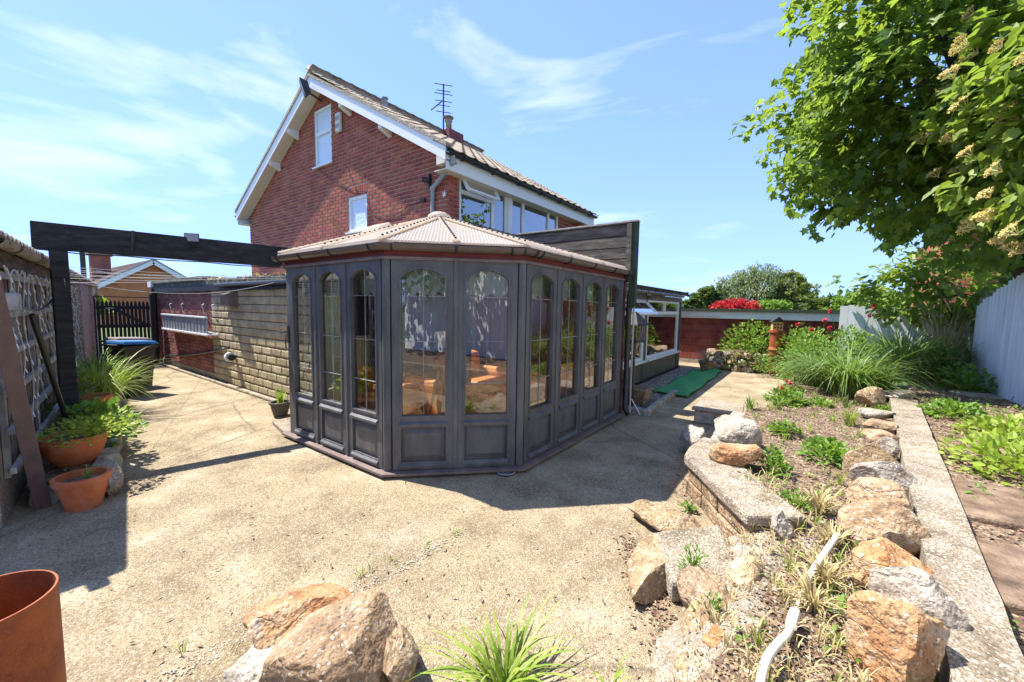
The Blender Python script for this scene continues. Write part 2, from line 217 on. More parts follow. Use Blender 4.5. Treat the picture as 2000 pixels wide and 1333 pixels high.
# ---------------------------------------------------------------- builders
ORG = {}
def thing(name, label, cat, loc=(0, 0, 0), group=None):
    o = bpy.data.objects.new(name, None); C.objects.link(o); o.location = loc; o.empty_display_size = 0.1
    o['label'] = label; o['category'] = cat
    if group: o['group'] = group
    ORG[o] = Vector(loc); return o
def tag(o, label, cat, group=None):
    o['label'] = label; o['category'] = cat
    if group: o['group'] = group
    return o
def struct(o): o['kind'] = 'structure'; return o
def stuff(o): o['kind'] = 'stuff'; return o
def link(name, me, parent=None, loc=None):
    o = bpy.data.objects.new(name, me); C.objects.link(o)
    if parent is not None:
        o.parent = parent; ORG[o] = ORG[parent]
        if loc is not None: o.location = Vector(loc) - ORG[parent]
    else:
        ORG[o] = Vector(loc) if loc is not None else Vector(); o.location = ORG[o]
    return o
class MB:
    def __init__(s): s.v = []; s.f = []
    def add(s, vs, fs):
        k = len(s.v); s.v += [tuple(a) for a in vs]; s.f += [tuple(i+k for i in f) for f in fs]; return s
    def box(s, x0, x1, y0, y1, z0, z1):
        if x0 > x1: x0, x1 = x1, x0
        if y0 > y1: y0, y1 = y1, y0
        return s.hexa([(x0, y0, z0), (x1, y0, z0), (x1, y1, z0), (x0, y1, z0), (x0, y0, z1), (x1, y0, z1), (x1, y1, z1), (x0, y1, z1)])
    def hexa(s, p): return s.add(p, [(0, 3, 2, 1), (4, 5, 6, 7), (0, 1, 5, 4), (1, 2, 6, 5), (2, 3, 7, 6), (3, 0, 4, 7)])
    def bar(s, a, b, w, h, up=(0, 0, 1)):             # box beam from a to b, w wide, h deep along up
        a, b = Vector(a), Vector(b); d = (b-a).normalized(); r = d.cross(Vector(up))
        if r.length < 1e-4: r = d.cross(Vector((1, 0, 0)))
        r.normalize(); u = r.cross(d); r *= w/2; u *= h/2
        return s.hexa([a-r-u, a+r-u, b+r-u, b-r-u, a-r+u, a+r+u, b+r+u, b-r+u])
    def prism(s, poly, vec):
        n = len(poly); vec = Vector(vec); a = [Vector(q) for q in poly]
        return s.add(a + [q+vec for q in a], [tuple(range(n-1, -1, -1)), tuple(range(n, 2*n))] + [(i, (i+1) % n, n+(i+1) % n, n+i) for i in range(n)])
    def tube(s, pts, r, n=8, cap=True):
        pts = [Vector(q) for q in pts]; k0 = len(s.v); m = len(pts); rr = r if isinstance(r, (list, tuple)) else [r]*m
        d = (pts[1]-pts[0]).normalized(); u = d.orthogonal().normalized()
        for i, q in enumerate(pts):
            d2 = (pts[min(i+1, m-1)]-pts[max(i-1, 0)]).normalized(); u = (u - d2*u.dot(d2)).normalized(); v = d2.cross(u)
            for j in range(n):
                a = 2*math.pi*j/n; s.v.append(tuple(q + (u*math.cos(a)+v*math.sin(a))*rr[i]))
        for i in range(m-1):
            for j in range(n):
                a = k0+i*n+j; b = k0+i*n+(j+1) % n; s.f.append((a, b, b+n, a+n))
        if cap: s.f.append(tuple(k0+n-1-j for j in range(n))); s.f.append(tuple(k0+(m-1)*n+j for j in range(n)))
        return s
    def lathe(s, prof, c, n=32):
        k0 = len(s.v); c = Vector(c); m = len(prof)
        for r, z in prof:
            for j in range(n): a = 2*math.pi*j/n; s.v.append((c.x+r*math.cos(a), c.y+r*math.sin(a), c.z+z))
        for i in range(m-1):
            for j in range(n): a = k0+i*n+j; b = k0+i*n+(j+1) % n; s.f.append((a, b, b+n, a+n))
        s.f.append(tuple(k0+n-1-j for j in range(n))); s.f.append(tuple(k0+(m-1)*n+j for j in range(n))); return s
    def build(s, name, m, parent=None, smooth=False, bevel=0, mesh_only=False):
        me = bpy.data.meshes.new(name); o0 = ORG[parent] if parent is not None else Vector()
        me.from_pydata([(a[0]-o0.x, a[1]-o0.y, a[2]-o0.z) for a in s.v], [], s.f); me.validate(); me.update()
        me.materials.append(M[m] if isinstance(m, str) else m)
        if smooth: me.polygons.foreach_set('use_smooth', [True]*len(me.polygons))
        if mesh_only: return me
        o = link(name, me, parent)
        if bevel:
            b = o.modifiers.new('bevel', 'BEVEL'); b.width = bevel; b.segments = 2; b.limit_method = 'ANGLE'
        return o
def P(name, m, parent, *boxes, bevel=0):
    b = MB()
    for q in boxes: b.box(*q)
    return b.build(name, m, parent, bevel=bevel)
def spl(p, n=6):                                        # smooth path through control points
    p = [Vector(q) for q in p]; out = []
    for i in range(len(p)-1):
        a, b, c, d = p[max(0, i-1)], p[i], p[i+1], p[min(len(p)-1, i+2)]
        for k in range(n): t = k/n; out.append(.5*((2*b)+(c-a)*t+(2*a-5*b+4*c-d)*t*t+(3*b-a-3*c+d)*t**3))
    return out+[p[-1]]
def sag(a, b, dz, n=10):
    a, b = Vector(a), Vector(b); return [a.lerp(b, i/n) - Vector((0, 0, dz*4*(i/n)*(1-i/n))) for i in range(n+1)]
def unit_block(m, name='brick', b=0.06, jit=0.0, seed=1):
    mb = MB(); rr = random.Random(seed)
    # unit block centred on the origin, front (-Y) edges chamfered
    mb.add([(-.5, .5, -.5), (.5, .5, -.5), (.5, .5, .5), (-.5, .5, .5), (-.5, -.3, -.5), (.5, -.3, -.5), (.5, -.3, .5), (-.5, -.3, .5)] +
           [(x*(.5-b*.35)+rr.uniform(-jit, jit), -.5+rr.uniform(-jit, jit), z*(.5-b)+rr.uniform(-jit, jit)) for x, z in ((-1, -1), (1, -1), (1, 1), (-1, 1))],
           [(0, 1, 2, 3)[::-1], (0, 4, 5, 1)[::-1], (1, 5, 6, 2)[::-1], (2, 6, 7, 3)[::-1], (3, 7, 4, 0)[::-1], (4, 8, 9, 5)[::-1], (5, 9, 10, 6)[::-1], (6, 10, 11, 7)[::-1], (7, 11, 8, 4)[::-1], (8, 11, 10, 9)[::-1]])
    return mb.build(name, m, mesh_only=True)
def block_run(parent, me, mname, items, axis, limit, name='brick', stuffname='brickwork'):
    """items: (u0,u1,z0,z1,face,depth) ; axis 'X': wall faces -Y ; axis 'Y': wall faces +X. Nearest `limit` are parts."""
    def ctr(i): u = (i[0]+i[1])/2; z = (i[2]+i[3])/2; return Vector((u, i[4], z)) if axis == 'X' else Vector((i[4], u, z))
    items = sorted(items, key=lambda i: (ctr(i)-O).length); rest = MB()
    vv = [v.co.copy() for v in me.vertices]; ff = [tuple(p.vertices) for p in me.polygons]
    for k, i in enumerate(items):
        u0, u1, z0, z1, f, d = i; s = Vector((u1-u0, d, z1-z0))
        if axis == 'X': T = Matrix.Translation((0.5*(u0+u1), f+d/2, 0.5*(z0+z1))) @ Matrix.Diagonal((*s, 1))
        else: T = Matrix.Translation((f-d/2, 0.5*(u0+u1), 0.5*(z0+z1))) @ Matrix.Rotation(math.pi/2, 4, 'Z') @ Matrix.Diagonal((*s, 1))
        if k < limit:
            o = link(name, me, parent); o.location = T.to_translation()-ORG[parent]; o.rotation_euler = T.to_euler() if axis == 'Y' else (0, 0, 0); o.scale = s
        else: rest.add([T @ v for v in vv], ff)
    if rest.f: stuff(rest.build(stuffname, mname, parent))
def courses(u0, u1, z0, z1, face, L=0.225, H=0.075, g=0.01, depth=0.05, holes=(), top=None, off=0.0, jz=0):
    out = []; k = 0; z = z0
    while z < z1-0.01:
        zz = min(z+H-g, z1); u = u0 - (L/2 if k % 2 else 0) + off - L
        while u < u1:
            a, b = max(u, u0), min(u+L-g, u1); segs = [(a, b)]
            for (h0, h1, k0, k1) in holes:
                if z < k1 and zz > k0:
                    ns = []
                    for (p, q) in segs:
                        if q <= h0 or p >= h1: ns.append((p, q))
                        else:
                            if p < h0: ns.append((p, h0-g))
                            if q > h1: ns.append((h1+g, q))
                    segs = ns
            for (p, q) in segs:
                if q-p < 0.025: continue
                if top is not None and zz > min(top(p), top(q)): continue
                out.append((p, q, z, zz, face + R.uniform(-.002, .002), depth))
            u += L
        z += H; k += 1
    return out
# --- foliage
def leaf_faces(kind):
    if kind == 'oval': return [(0, 0, 0), (.32, .28, .07), (.30, .65, .06), (0, 1, -.06), (-.30, .65, .06), (-.32, .28, .07)], [(0, 1, 2, 3), (0, 3, 4, 5)]
    if kind == 'lance': return [(0, 0, 0), (.16, .4, .03), (0, 1, -.10), (-.16, .4, .03)], [(0, 1, 2), (0, 2, 3)]
    if kind == 'maple': return [(0, 0, 0), (.42, .08, -.03), (.30, .32, .03), (.56, .55, -.05), (.24, .60, .03), (0, 1, -.08), (-.24, .60, .03), (-.56, .55, -.05), (-.30, .32, .03), (-.42, .08, -.03)], [(0, 1, 2, 4, 5), (2, 3, 4), (0, 5, 6, 8, 9), (6, 7, 8)]
    return [(-.5, 0, 0), (.5, 0, 0), (.5, 1, 0), (-.5, 1, 0)], [(0, 1, 2, 3)]
LEAF = {k: leaf_faces(k) for k in ('oval', 'lance', 'maple', 'quad')}
def put_leaf(mb, p, d, up, size, kind):
    vs, fs = LEAF[kind]; d = d.normalized(); x = d.cross(up)
    if x.length < 1e-3: x = d.orthogonal()
    x.normalize(); n = x.cross(d); k = len(mb.v)
    for a in vs: mb.v.append((p.x+(x.x*a[0]+d.x*a[1]+n.x*a[2])*size, p.y+(x.y*a[0]+d.y*a[1]+n.y*a[2])*size, p.z+(x.z*a[0]+d.z*a[1]+n.z*a[2])*size))
    for f in fs: mb.f.append(tuple(i+k for i in f))
def rv(r=1.0): 
    while 1:
        v = Vector((R.uniform(-1, 1), R.uniform(-1, 1), R.uniform(-1, 1)))
        if 0.05 < v.length < 1: return v*r
def crown_points(c, rad, n, seed, lump=0.35, freq=0.9, inner=0.45):
    """points through the crown's volume, its outline broken by noise"""
    out = []; c = Vector(c)
    while len(out) < n:
        v = rv(); d = v.normalized(); q = mnoise.noise(d*freq*2.3 + Vector((seed, seed*.7, 0))) + 0.6*mnoise.noise(d*freq*6 + Vector((0, seed, 3)))
        lim = 1 + lump*q
        t = (inner + (1-inner)*R.random()**0.45)*lim
        out.append((c + Vector((d.x*rad[0], d.y*rad[1], d.z*rad[2]))*t, d))
    return out
def leafy(mb, pts, per, spread, size, kind, droop=0.2, upb=0.9):
    for p, d in pts:
        for _ in range(per):
            q = p + rv(spread); dd = (d*0.7 + rv(1.0)); dd.z -= droop
            put_leaf(mb, q, dd, Vector((R.uniform(-.6, .6), R.uniform(-.6, .6), upb)), size*R.uniform(.65, 1.25), kind)
def tree(name, label, base, c, rad, n, per, spread, size, kind, m, trunk_r=0.2, limbs=7, seed=1, group=None, droop=0.2, lump=0.35, inner=0.45, cat='tree', freq=0.9):
    t = thing(name, label, cat, base, group); b = Vector(base); c = Vector(c); mb = MB()
    top = c + Vector((0, 0, rad[2]*0.35)); mid = b.lerp(c, .55) + Vector((R.uniform(-.1, .1)*rad[0], R.uniform(-.1, .1)*rad[1], 0))
    mb.tube([b, b.lerp(mid, .5), mid, c, top], [trunk_r*1.25, trunk_r, trunk_r*.85, trunk_r*.5, trunk_r*.15], 10).build('trunk', 'bark', t, smooth=True)
    pts = crown_points(c, rad, n, seed, lump, freq, inner)
    for i in range(limbs):
        e = pts[i*len(pts)//limbs][0]; st = mid.lerp(c, R.uniform(0, .8)); l = MB()
        l.tube([st, st.lerp(e, .5)+Vector((0, 0, .12*rad[2])), e], [trunk_r*.38, trunk_r*.22, trunk_r*.05], 6).build('limb', 'bark', t, smooth=True)
    lf = MB(); leafy(lf, pts, per, spread, size, kind, droop); lf.build('crown', m, t); return t
def blades(mb, base, n, h, spread, width, droop, seg=5, lean=0.5):
    base = Vector(base)
    for _ in range(n):
        a = R.uniform(0, 6.283); o = Vector((math.cos(a), math.sin(a), 0)); p = base + o*R.uniform(0, spread*.35) ; hh = h*R.uniform(.55, 1.1); out = spread*R.uniform(.3, 1.1)*lean*2; dr = droop*R.uniform(.4, 1.3)
        side = Vector((-o.y, o.x, 0)); tw = R.uniform(-.5, .5); side = (side + o*tw).normalized(); k = len(mb.v); wd = width*R.uniform(.6, 1.2)
        for i in range(seg+1):
            t = i/seg; q = p + o*(out*t**1.6) + Vector((0, 0, hh*(t*1.25 - dr*t**2.6))); ww = wd*(1-t**2.2)*(.6+.4*min(1, t*4)) + .0006
            mb.v.append(tuple(q-side*ww)); mb.v.append(tuple(q+side*ww))
        for i in range(seg): j = k+2*i; mb.f.append((j, j+1, j+3, j+2))
def clump(name, label, base, n, h, spread, width, droop, m='blade', cat='plant', group=None, seg=5, lean=.5, flowers=None):
    t = thing(name, label, cat, base, group); mb = MB(); blades(mb, base, n, h, spread, width, droop, seg, lean); mb.build('leaf_blades', m, t)
    if flowers: flower_heads(t, base, *flowers)
    return t
def flower_heads(t, base, n, spread, h, size, m):
    base = Vector(base)
    for _ in range(n):
        p = base + Vector((R.uniform(-spread, spread), R.uniform(-spread, spread), h*R.uniform(.75, 1.05))); mb = MB(); st = MB()
        mb.lathe([(.002, -size*.2), (size*.2, 0), (.002, size*.2)], p, 6)
        for _ in range(26): put_leaf(mb, p+rv(size*.04), rv(), Vector((0, 0, 1)), size*.65, 'oval')
        fo = mb.build('flower_head', m, t); st.tube([base.lerp(p, .3), p], .004, 5).build('stem', 'herb', fo)
def herb(name, label, base, rad, h, n, size, kind='oval', m='herb', cat='plant', group=None, stems=8, flowers=None, per=1):
    t = thing(name, label, cat, base, group); b = Vector(base); mb = MB(); st = MB()
    for i in range(stems):
        a = R.uniform(0, 6.283); e = b + Vector((math.cos(a)*rad*R.uniform(.3, .9), math.sin(a)*rad*R.uniform(.3, .9), h*R.uniform(.5, .95))); st.tube([b, b.lerp(e, .5)+Vector((0, 0, h*.15)), e], [.006, .004, .002], 5)
    st.build('stems', m, t)
    for i in range(n):
        d = rv(); d.z = abs(d.z); dn = d.normalized(); t_ = R.random()**.4; p = b + Vector((dn.x*rad*t_, dn.y*rad*t_, max(.02, dn.z*h*t_)))
        dd = dn + rv(.8); put_leaf(mb, p, dd, Vector((R.uniform(-.4, .4), R.uniform(-.4, .4), 1)), size*R.uniform(.6, 1.2), kind)
    mb.build('leaves', m, t)
    if flowers: flower_heads(t, base, *flowers)
    return t
def rock_mesh(size, seed, flat=0.0, sub=4, cuts=10, rough=0.085):
    bm = bmesh.new(); bmesh.ops.create_icosphere(bm, subdivisions=sub, radius=1); rr = random.Random(seed); pl = []
    for _ in range(cuts):
        n = Vector((rr.uniform(-1, 1), rr.uniform(-1, 1), rr.uniform(-.7, 1))).normalized(); pl.append((n, rr.uniform(.56, .86)))
    if flat: pl.append((Vector((rr.uniform(-.08, .08), rr.uniform(-.08, .08), 1)).normalized(), flat))
    pl.append((Vector((0, 0, -1)), .7))
    for v in bm.verts:
        c = v.co.copy()
        for n, d in pl:
            e = c.dot(n)-d
            if e > 0: c -= n*e
        k = mnoise.noise(c*2.1+Vector((seed, 0, 0)))*.6 + mnoise.noise(c*5.5+Vector((0, seed, 0)))*.5 + mnoise.noise(c*13+Vector((0, seed, seed)))*.25
        # bedding planes of the sandstone
        k += .5*mnoise.noise(Vector((c.x*.8, c.y*.8, c.z*7+seed))) + .22*mnoise.noise(c*27+Vector((seed, seed, 0)))
        fs_ = mnoise.noise(c*1.7+Vector((seed*.3, 7, 0))); k -= .9*max(0, .09-abs(fs_))/.09*.16
        c *= 1 + rough*k
        v.co = Vector((c.x*size[0], c.y*size[1], c.z*size[2]))
    me = bpy.data.meshes.new('rock'); bm.to_mesh(me); bm.free(); me.polygons.foreach_set('use_smooth', [True]*len(me.polygons)); 
    try: me.set_sharp_from_angle(angle=math.radians(28))
    except Exception: pass
    return me
def rock(label, c, size, m='rock', seed=None, rz=0.0, flat=0.0, group=None, name='rock', tilt=0, parent=None, rough=.09):
    seed = seed if seed is not None else R.randint(1, 999); me = rock_mesh((size[0]/2*1.18, size[1]/2*1.18, size[2]/2*1.3), seed, flat, rough=rough); me.materials.append(M[m])
    o = link(name, me, parent, c); o.rotation_euler = (tilt, tilt*.4, rz)
    if label: tag(o, label, 'rock', group)
    return o
def scatter(name, m, pts, size, kind='quad', flat=True):
    mb = MB()
    for p in pts:
        d = Vector((R.uniform(-1, 1), R.uniform(-1, 1), R.uniform(-.1, .35))); put_leaf(mb, Vector(p), d, Vector((R.uniform(-.3, .3), R.uniform(-.3, .3), 1)), size*R.uniform(.4, 1.4), kind)
    return stuff(mb.build(name, m))
def pebbles(name, m, pts, size):
    mb = MB()
    for p in pts:
        s = size*R.uniform(.45, 1.3); a = R.uniform(0, 6.28); k = len(mb.v); ex, ey, ez = s*R.uniform(.7, 1.2), s*R.uniform(.6, 1), s*R.uniform(.4, .75)
        for (x, y, z) in ((1, 0, 0), (0, 1, 0), (-1, 0, 0), (0, -1, 0)): mb.v.append((p[0]+(x*ex*math.cos(a)-y*ey*math.sin(a)), p[1]+(x*ex*math.sin(a)+y*ey*math.cos(a)), p[2]+R.uniform(-.2, .2)*ez))
        mb.v.append((p[0], p[1], p[2]+ez)); mb.v.append((p[0], p[1], p[2]-ez))
        mb.f += [(k, k+1, k+4), (k+1, k+2, k+4), (k+2, k+3, k+4), (k+3, k, k+4), (k+1, k, k+5), (k+2, k+1, k+5), (k+3, k+2, k+5), (k, k+3, k+5)]
    return stuff(mb.build(name, m, smooth=False))
# ================================================================ THE SETTING
struct(MB().add([(-900, -900, -.06), (900, -900, -.06), (900, 900, -.06), (-900, 900, -.06)], [(0, 1, 2, 3)]).build('ground', 'grass'))
def sheet(name, m, x0, x1, y0, y1, step, zf, xl=None, xr=None):
    nx, ny = max(1, int((x1-x0)/step)), max(1, int((y1-y0)/step)); mb = MB(); vs = []; fs = []
    for j in range(ny+1):
        y = y0+(y1-y0)*j/ny; a = xl(y) if xl else x0; b = xr(y) if xr else x1
        for i in range(nx+1): x = a+(b-a)*i/nx; vs.append((x, y, zf(x, y)))
    for j in range(ny):
        for i in range(nx): k = j*(nx+1)+i; fs.append((k, k+1, k+nx+2, k+nx+1))
    return struct(mb.add(vs, fs).build(name, m, smooth=True))
nz3 = lambda x, y, f, s=0: mnoise.noise(Vector((x*f, y*f, s)))
sheet('patio', 'concrete', -14.5, 0.6, -5, 13.2, .12, lambda x, y: .005*nz3(x, y, 1.3) + .003*nz3(x, y, 6))
WALL_OUT = [(-.74, 4.24), (-.78, 3.86), (-.76, 3.60), (-.61, 3.39), (-.46, 3.15), (-.21, 2.79)]
def bed_left(y):
    pts = [(-.35, -4.5), (-.35, 1.2), (-.15, 2.0), (-.05, 2.6), (-.12, 2.95), (-.45, 3.5), (-.66, 3.9), (-.66, 5.9), (-.45, 6.5), (-.3, 8.5), (-.25, 12.8)]
    for (a, p), (b, q) in zip(pts, pts[1:]):
        if p <= y <= q: return a+(b-a)*(y-p)/(q-p)
    return pts[-1][0]
strip_r = lambda y: 0.45 + 0.107*y; strip_l = lambda y: 0.28 + 0.092*y
def bedz(x, y): return .25 + .05*nz3(x, y, 1.1, 2) + .03*nz3(x, y, 4, 5) + .012*nz3(x, y, 14) + (.03 if y > 3 else 0)
sheet('bed_soil', 'soil', 0, 0, -4.5, 12.2, .06, bedz, bed_left, lambda y: strip_l(y)+.02) if False else None
def sheet2(name, m, y0, y1, step, nx, zf, xl, xr):
    ny = int((y1-y0)/step); vs = []; fs = []
    for j in range(ny+1):
        y = y0+(y1-y0)*j/ny
        for i in range(nx+1): x = xl(y)+(xr(y)-xl(y))*i/nx; vs.append((x, y, zf(x, y, i, nx)))
    for j in range(ny):
        for i in range(nx): k = j*(nx+1)+i; fs.append((k, k+1, k+nx+2, k+nx+1))
    return struct(MB().add(vs, fs).build(name, m, smooth=True))
def bz(x, y, i, nx): return -.02 if i == 0 else bedz(x, y)
sheet2('bed_soil', 'soil', -4.5, 12.2, .07, 18, bz, bed_left, lambda y: strip_l(y)+.03)
sheet2('fence_border', 'soil', -4.5, 12.2, .1, 16, lambda x, y, i, n: .31 + .03*nz3(x, y, 1.5, 7) + .012*nz3(x, y, 8), lambda y: strip_r(y)-.02, lambda y: 2.62)
mb = MB(); vs = []; fs = []; ys = [-4.5+.25*i for i in range(50)]                    # the long concrete strip
for y in ys:
    a, b = strip_l(y), strip_r(y)+.012*nz3(0, y, 3); z = .385+.008*nz3(1, y, 2)
    vs += [(a, y, .1), (a, y, z), (b, y, z), (b, y, .1)]
for j in range(len(ys)-1):
    for i in range(3): k = j*4+i; fs.append((k, k+1, k+5, k+4)[::-1])
struct(mb.add(vs, fs).build('concrete_path_strip', 'conc_old'))
def inbed(n, y0=1.2, y1=8.5):
    out = []
    for _ in range(n): y = R.uniform(y0, y1); x = R.uniform(bed_left(y)+.05, strip_l(y)); out.append((x, y, bedz(x, y)+.006))
    return out
scatter('bed_leaf_litter', 'litter', inbed(12000), .019, 'oval'); pebbles('bed_pebbles', 'rock', inbed(900, 1.2, 3.3), .011)
def inborder(n): 
    out = []
    for _ in range(n): y = R.uniform(1.2, 11); x = R.uniform(strip_r(y), 2.45); out.append((x, y, .32+.03*nz3(x, y, 1.5, 7)+.012*nz3(x, y, 8)+.008))
    return out
scatter('border_leaf_litter', 'litter', inborder(11000), .025, 'oval')
def onpatio(n, f):
    out = []
    while len(out) < n:
        p = A(R.uniform(200, 1500), R.uniform(800, 1330), 0)
        if f(p): out.append((p.x, p.y, .011))
    return out
scatter('patio_twigs', 'litter', [(p[0], p[1], p[2]) for p in onpatio(420, lambda p: p.x > -4 and -4 < p.y and p.x < -.3)], .03, 'lance')
# crumbling joint running across the concrete
jp = [A(330, 1322), A(440, 1260), A(560, 1190), A(720, 1145), A(840, 1075), A(905, 1040)]
pt = []
for _ in range(700):
    i = R.randrange(len(jp)-1); q = jp[i].lerp(jp[i+1], R.random()); pt.append((q.x+R.gauss(0, .03), q.y+R.gauss(0, .03), .004))
pebbles('joint_rubble', 'white_grit', pt[:420], .007)
pt = []
for (a, b, s, n) in ((A(1335, 880), A(1335, 985), .05, 250), (A(1230, 1050), A(1330, 1300), .06, 700), (A(1000, 925), A(1210, 812), .04, 200), (A(240, 870), A(235, 960), .04, 120), (A(590, 850), A(755, 932), .02, 120)):
    for _ in range(n): q = a.lerp(b, R.random()); pt.append((q.x+R.gauss(0, s), q.y+R.gauss(0, s), .008))
scatter('edge_litter', 'litter', pt, .02, 'oval')
# ================================================================ THE HOUSE
GY, HX0, HX1, HY1 = 4.98, -13.03, -5.04, 9.93
APX = (HX0+HX1)/2
house = thing('brick_house', 'two storey red brick house with white barge boards behind the conservatory', 'house', (APX, 7.4, 0))
slope = 2.24/4.0
def gtop(x): return 6.42 - abs(x-APX)*slope
W1 = (-9.37, -8.68, 4.71, 5.95); W2 = (-8.06, -7.40, 3.12, 3.835)
gw = MB(); xs = sorted([HX0, APX, HX1-.014, W1[0], W1[1], W2[0], W2[1]])
for a, b in zip(xs, xs[1:]):
    zr = [0, None]; hole = [h for h in (W1, W2) if h[0] <= a+1e-6 and b <= h[1]+1e-6]
    def pri(z0a, z0b, z1a, z1b): gw.hexa([(a, GY+.012, z0a), (b, GY+.012, z0b), (b, GY+.25, z0b), (a, GY+.25, z0a), (a, GY+.012, z1a), (b, GY+.012, z1b), (b, GY+.25, z1b), (a, GY+.25, z1a)])
    if hole: h = hole[0]; pri(0, 0, h[2], h[2]); pri(h[3], h[3], gtop(a), gtop(b))
    else: pri(0, 0, gtop(a), gtop(b))
gable = gw.build('gable_wall', 'mortar', house)
bm_ = unit_block('brick')
LIN = (-8.06, -7.36, 3.835, 4.05)
it = courses(HX0, HX1, 1.9, 6.6, GY, g=.013, holes=(W1, W2, LIN), top=lambda x: gtop(x)-.02)
for k in range(9): it.append((-8.05+k*.076, -8.05+k*.076+.066, 3.845, 4.05, GY, .05))
block_run(gable, bm_, 'brick', it, 'X', 300)
sw = MB(); sw.box(HX1-.25, HX1-.012, GY+.25, 5.24, 0, 4.05); sw.box(HX1-.25, HX1-.012, 8.70, HY1, 0, 4.05); sw.box(HX1-.25, HX1-.012, 5.24, 8.70, 0, 2.98)
side = sw.build('side_wall', 'mortar', house)
it = courses(GY+.012, 5.235, 2.0, 4.02, HX1, off=.05) + courses(8.70, 9.58, 2.2, 4.02, HX1) + courses(9.58, HY1, 2.2, 4.02, HX1+.09, depth=.14)
block_run(side, bm_, 'brick', it, 'Y', 300)
P('back_wall', 'mortar', house, (HX0, HX0+.25, GY+.25, HY1, 0, 4.05), (HX0, HX1-.25, HY1-.25, HY1-.001, 0, 4.05))
mb = MB(); mb.prism([(HX0, HY1-.26, 4.05), (HX1, HY1-.26, 4.05), (APX, HY1-.26, gtop(APX))], (0, .25, 0)); mb.build('far_gable', 'brick', house)
# roof
RY0, RY1, EX = GY-.27, 10.25, .19
def slab(sgn, lift0, lift1, y0, y1, e=EX):
    xe = HX1+e if sgn > 0 else HX0-e; ze = gtop(xe)
    return [(xe, y0, ze+lift0), (APX, y0, gtop(APX)+lift0), (APX, y1, gtop(APX)+lift0), (xe, y1, ze+lift0)], (0, 0, lift1-lift0)
roof = MB(); 
for s in (1, -1): q, v = slab(s, .0, .05, RY0+.03, RY1-.02, EX-.01); roof.prism(q, v)
roof = roof.build('roof', 'felt', house)
# one interlocking tile: wavy cross-section along Y, laid up the slope
def tile_mesh():
    mb = MB(); n = 8; prof = [(i/n, .022*max(0, math.sin(i/n*2*math.pi*1.0+.3))+.004) for i in range(n+1)]; L = .40
    top = [(0, y*.30, z+.012) for y, z in prof]; vs = []
    for x, lift in ((0, .018), (L, 0)):
        for y, z in prof: vs.append((x, y*.296, z+.016+lift))
        for y, z in prof: vs.append((x, y*.296, z+lift))
    m = n+1; fs = []
    for i in range(n): fs += [(i, i+1, 2*m+i+1, 2*m+i), (m+i, 3*m+i, 3*m+i+1, m+i+1), (i, m+i, m+i+1, i+1)]
    fs += [(0, 2*m, 3*m, m), (n, m+n, 3*m+n, 2*m+n)]
    return mb.add(vs, fs).build('roof_tile', 'tile', mesh_only=True)
tm = tile_mesh(); ang = math.atan(slope); rest = MB(); tv = [v.co.copy() for v in tm.vertices]; tf = [tuple(p.vertices) for p in tm.polygons]
ang = math.atan2(6.585-4.075, HX1+EX+.04-APX); sl_len = (HX1+EX-APX)/math.cos(ang); rows = int(sl_len/.335)
for r in range(rows+1):
    d = r*.335; x = HX1+EX+.04-d*math.cos(ang); z = 4.075+d*math.sin(ang); y = RY0
    while y < RY1-.1:
        j = R.uniform(-.004, .004)
        o = link('roof_tile', tm, roof); o.location = Vector((x, y, z+j))-ORG[roof]; o.rotation_euler = (0, math.pi+ang, 0); o.scale = (1, 1, -1)
        T = Matrix.Translation((2*APX-x, y, z)) @ Matrix.Rotation(-ang, 4, 'Y'); rest.add([T @ v for v in tv], tf); y += .3
stuff(rest.build('far_slope_tiles', 'tile', roof))
rg = MB(); rg.tube([(APX, RY0, gtop(APX)+.19), (APX, RY1, gtop(APX)+.19)], .11, 10); rg.build('ridge_tiles', 'tile', roof, smooth=True)
for s in (1, -1):
    q, v = slab(s, -.16, .06, RY0, RY0+.028, EX); mb = MB(); mb.prism(q, v); mb.build('barge_board', 'upvc', house)
    q, v = slab(s, -.16, -.14, RY0+.03, GY-.002, EX); mb = MB(); mb.prism(q, v); mb.build('soffit', 'cream', house)
    q, v = slab(s, .062, .13, RY0-.02, RY0+.1, EX+.03); mb = MB(); mb.prism(q, v); mb.build('verge', 'verge', house)
    xe = HX1+EX if s > 0 else HX0-EX; z0 = gtop(xe)-.09
    mb = MB(); mb.box(xe-.02 if s > 0 else xe, xe if s > 0 else xe+.02, RY0+.03, RY1, z0-.2, z0+.08); mb.build('fascia', 'upvc', house)
    mb = MB(); mb.box(min(xe-.02*s, (HX1 if s > 0 else HX0)-.1*s), max(xe-.02*s, (HX1 if s > 0 else HX0)-.1*s), RY0+.03, RY1-.03, z0-.2, z0-.185); mb.build('eaves_soffit', 'cream', house)
    # half-round gutter
    gx = xe+.055*s; mb = MB(); n = 8; k = len(mb.v); prof = [(.055*math.cos(math.pi+math.pi*i/n), .055*math.sin(math.pi+math.pi*i/n)) for i in range(n+1)]; prof += [(a*.88, b*.88) for a, b in prof[::-1]]
    gb = MB().prism([(gx+a, RY0, z0+.06+b) for a, b in prof], (0, RY1-RY0, 0)).build('gutter', 'black', house)
    if s > 0:
        for i in range(7): y = RY0+.35+i*.8; mb = MB(); mb.tube([(gx+.062*math.cos(math.pi+math.pi*t/8), y, z0+.06+.062*math.sin(math.pi+math.pi*t/8)) for t in range(9)], .012, 6); mb.build('gutter_bracket', 'black', gb)
mb = MB(); mb.box(HX1-.02, HX1+EX-.0215, RY0+.002, GY+.001, gtop(HX1+EX)-.2, gtop(HX1+EX)-.01); mb.build('eaves_box', 'cream', house)
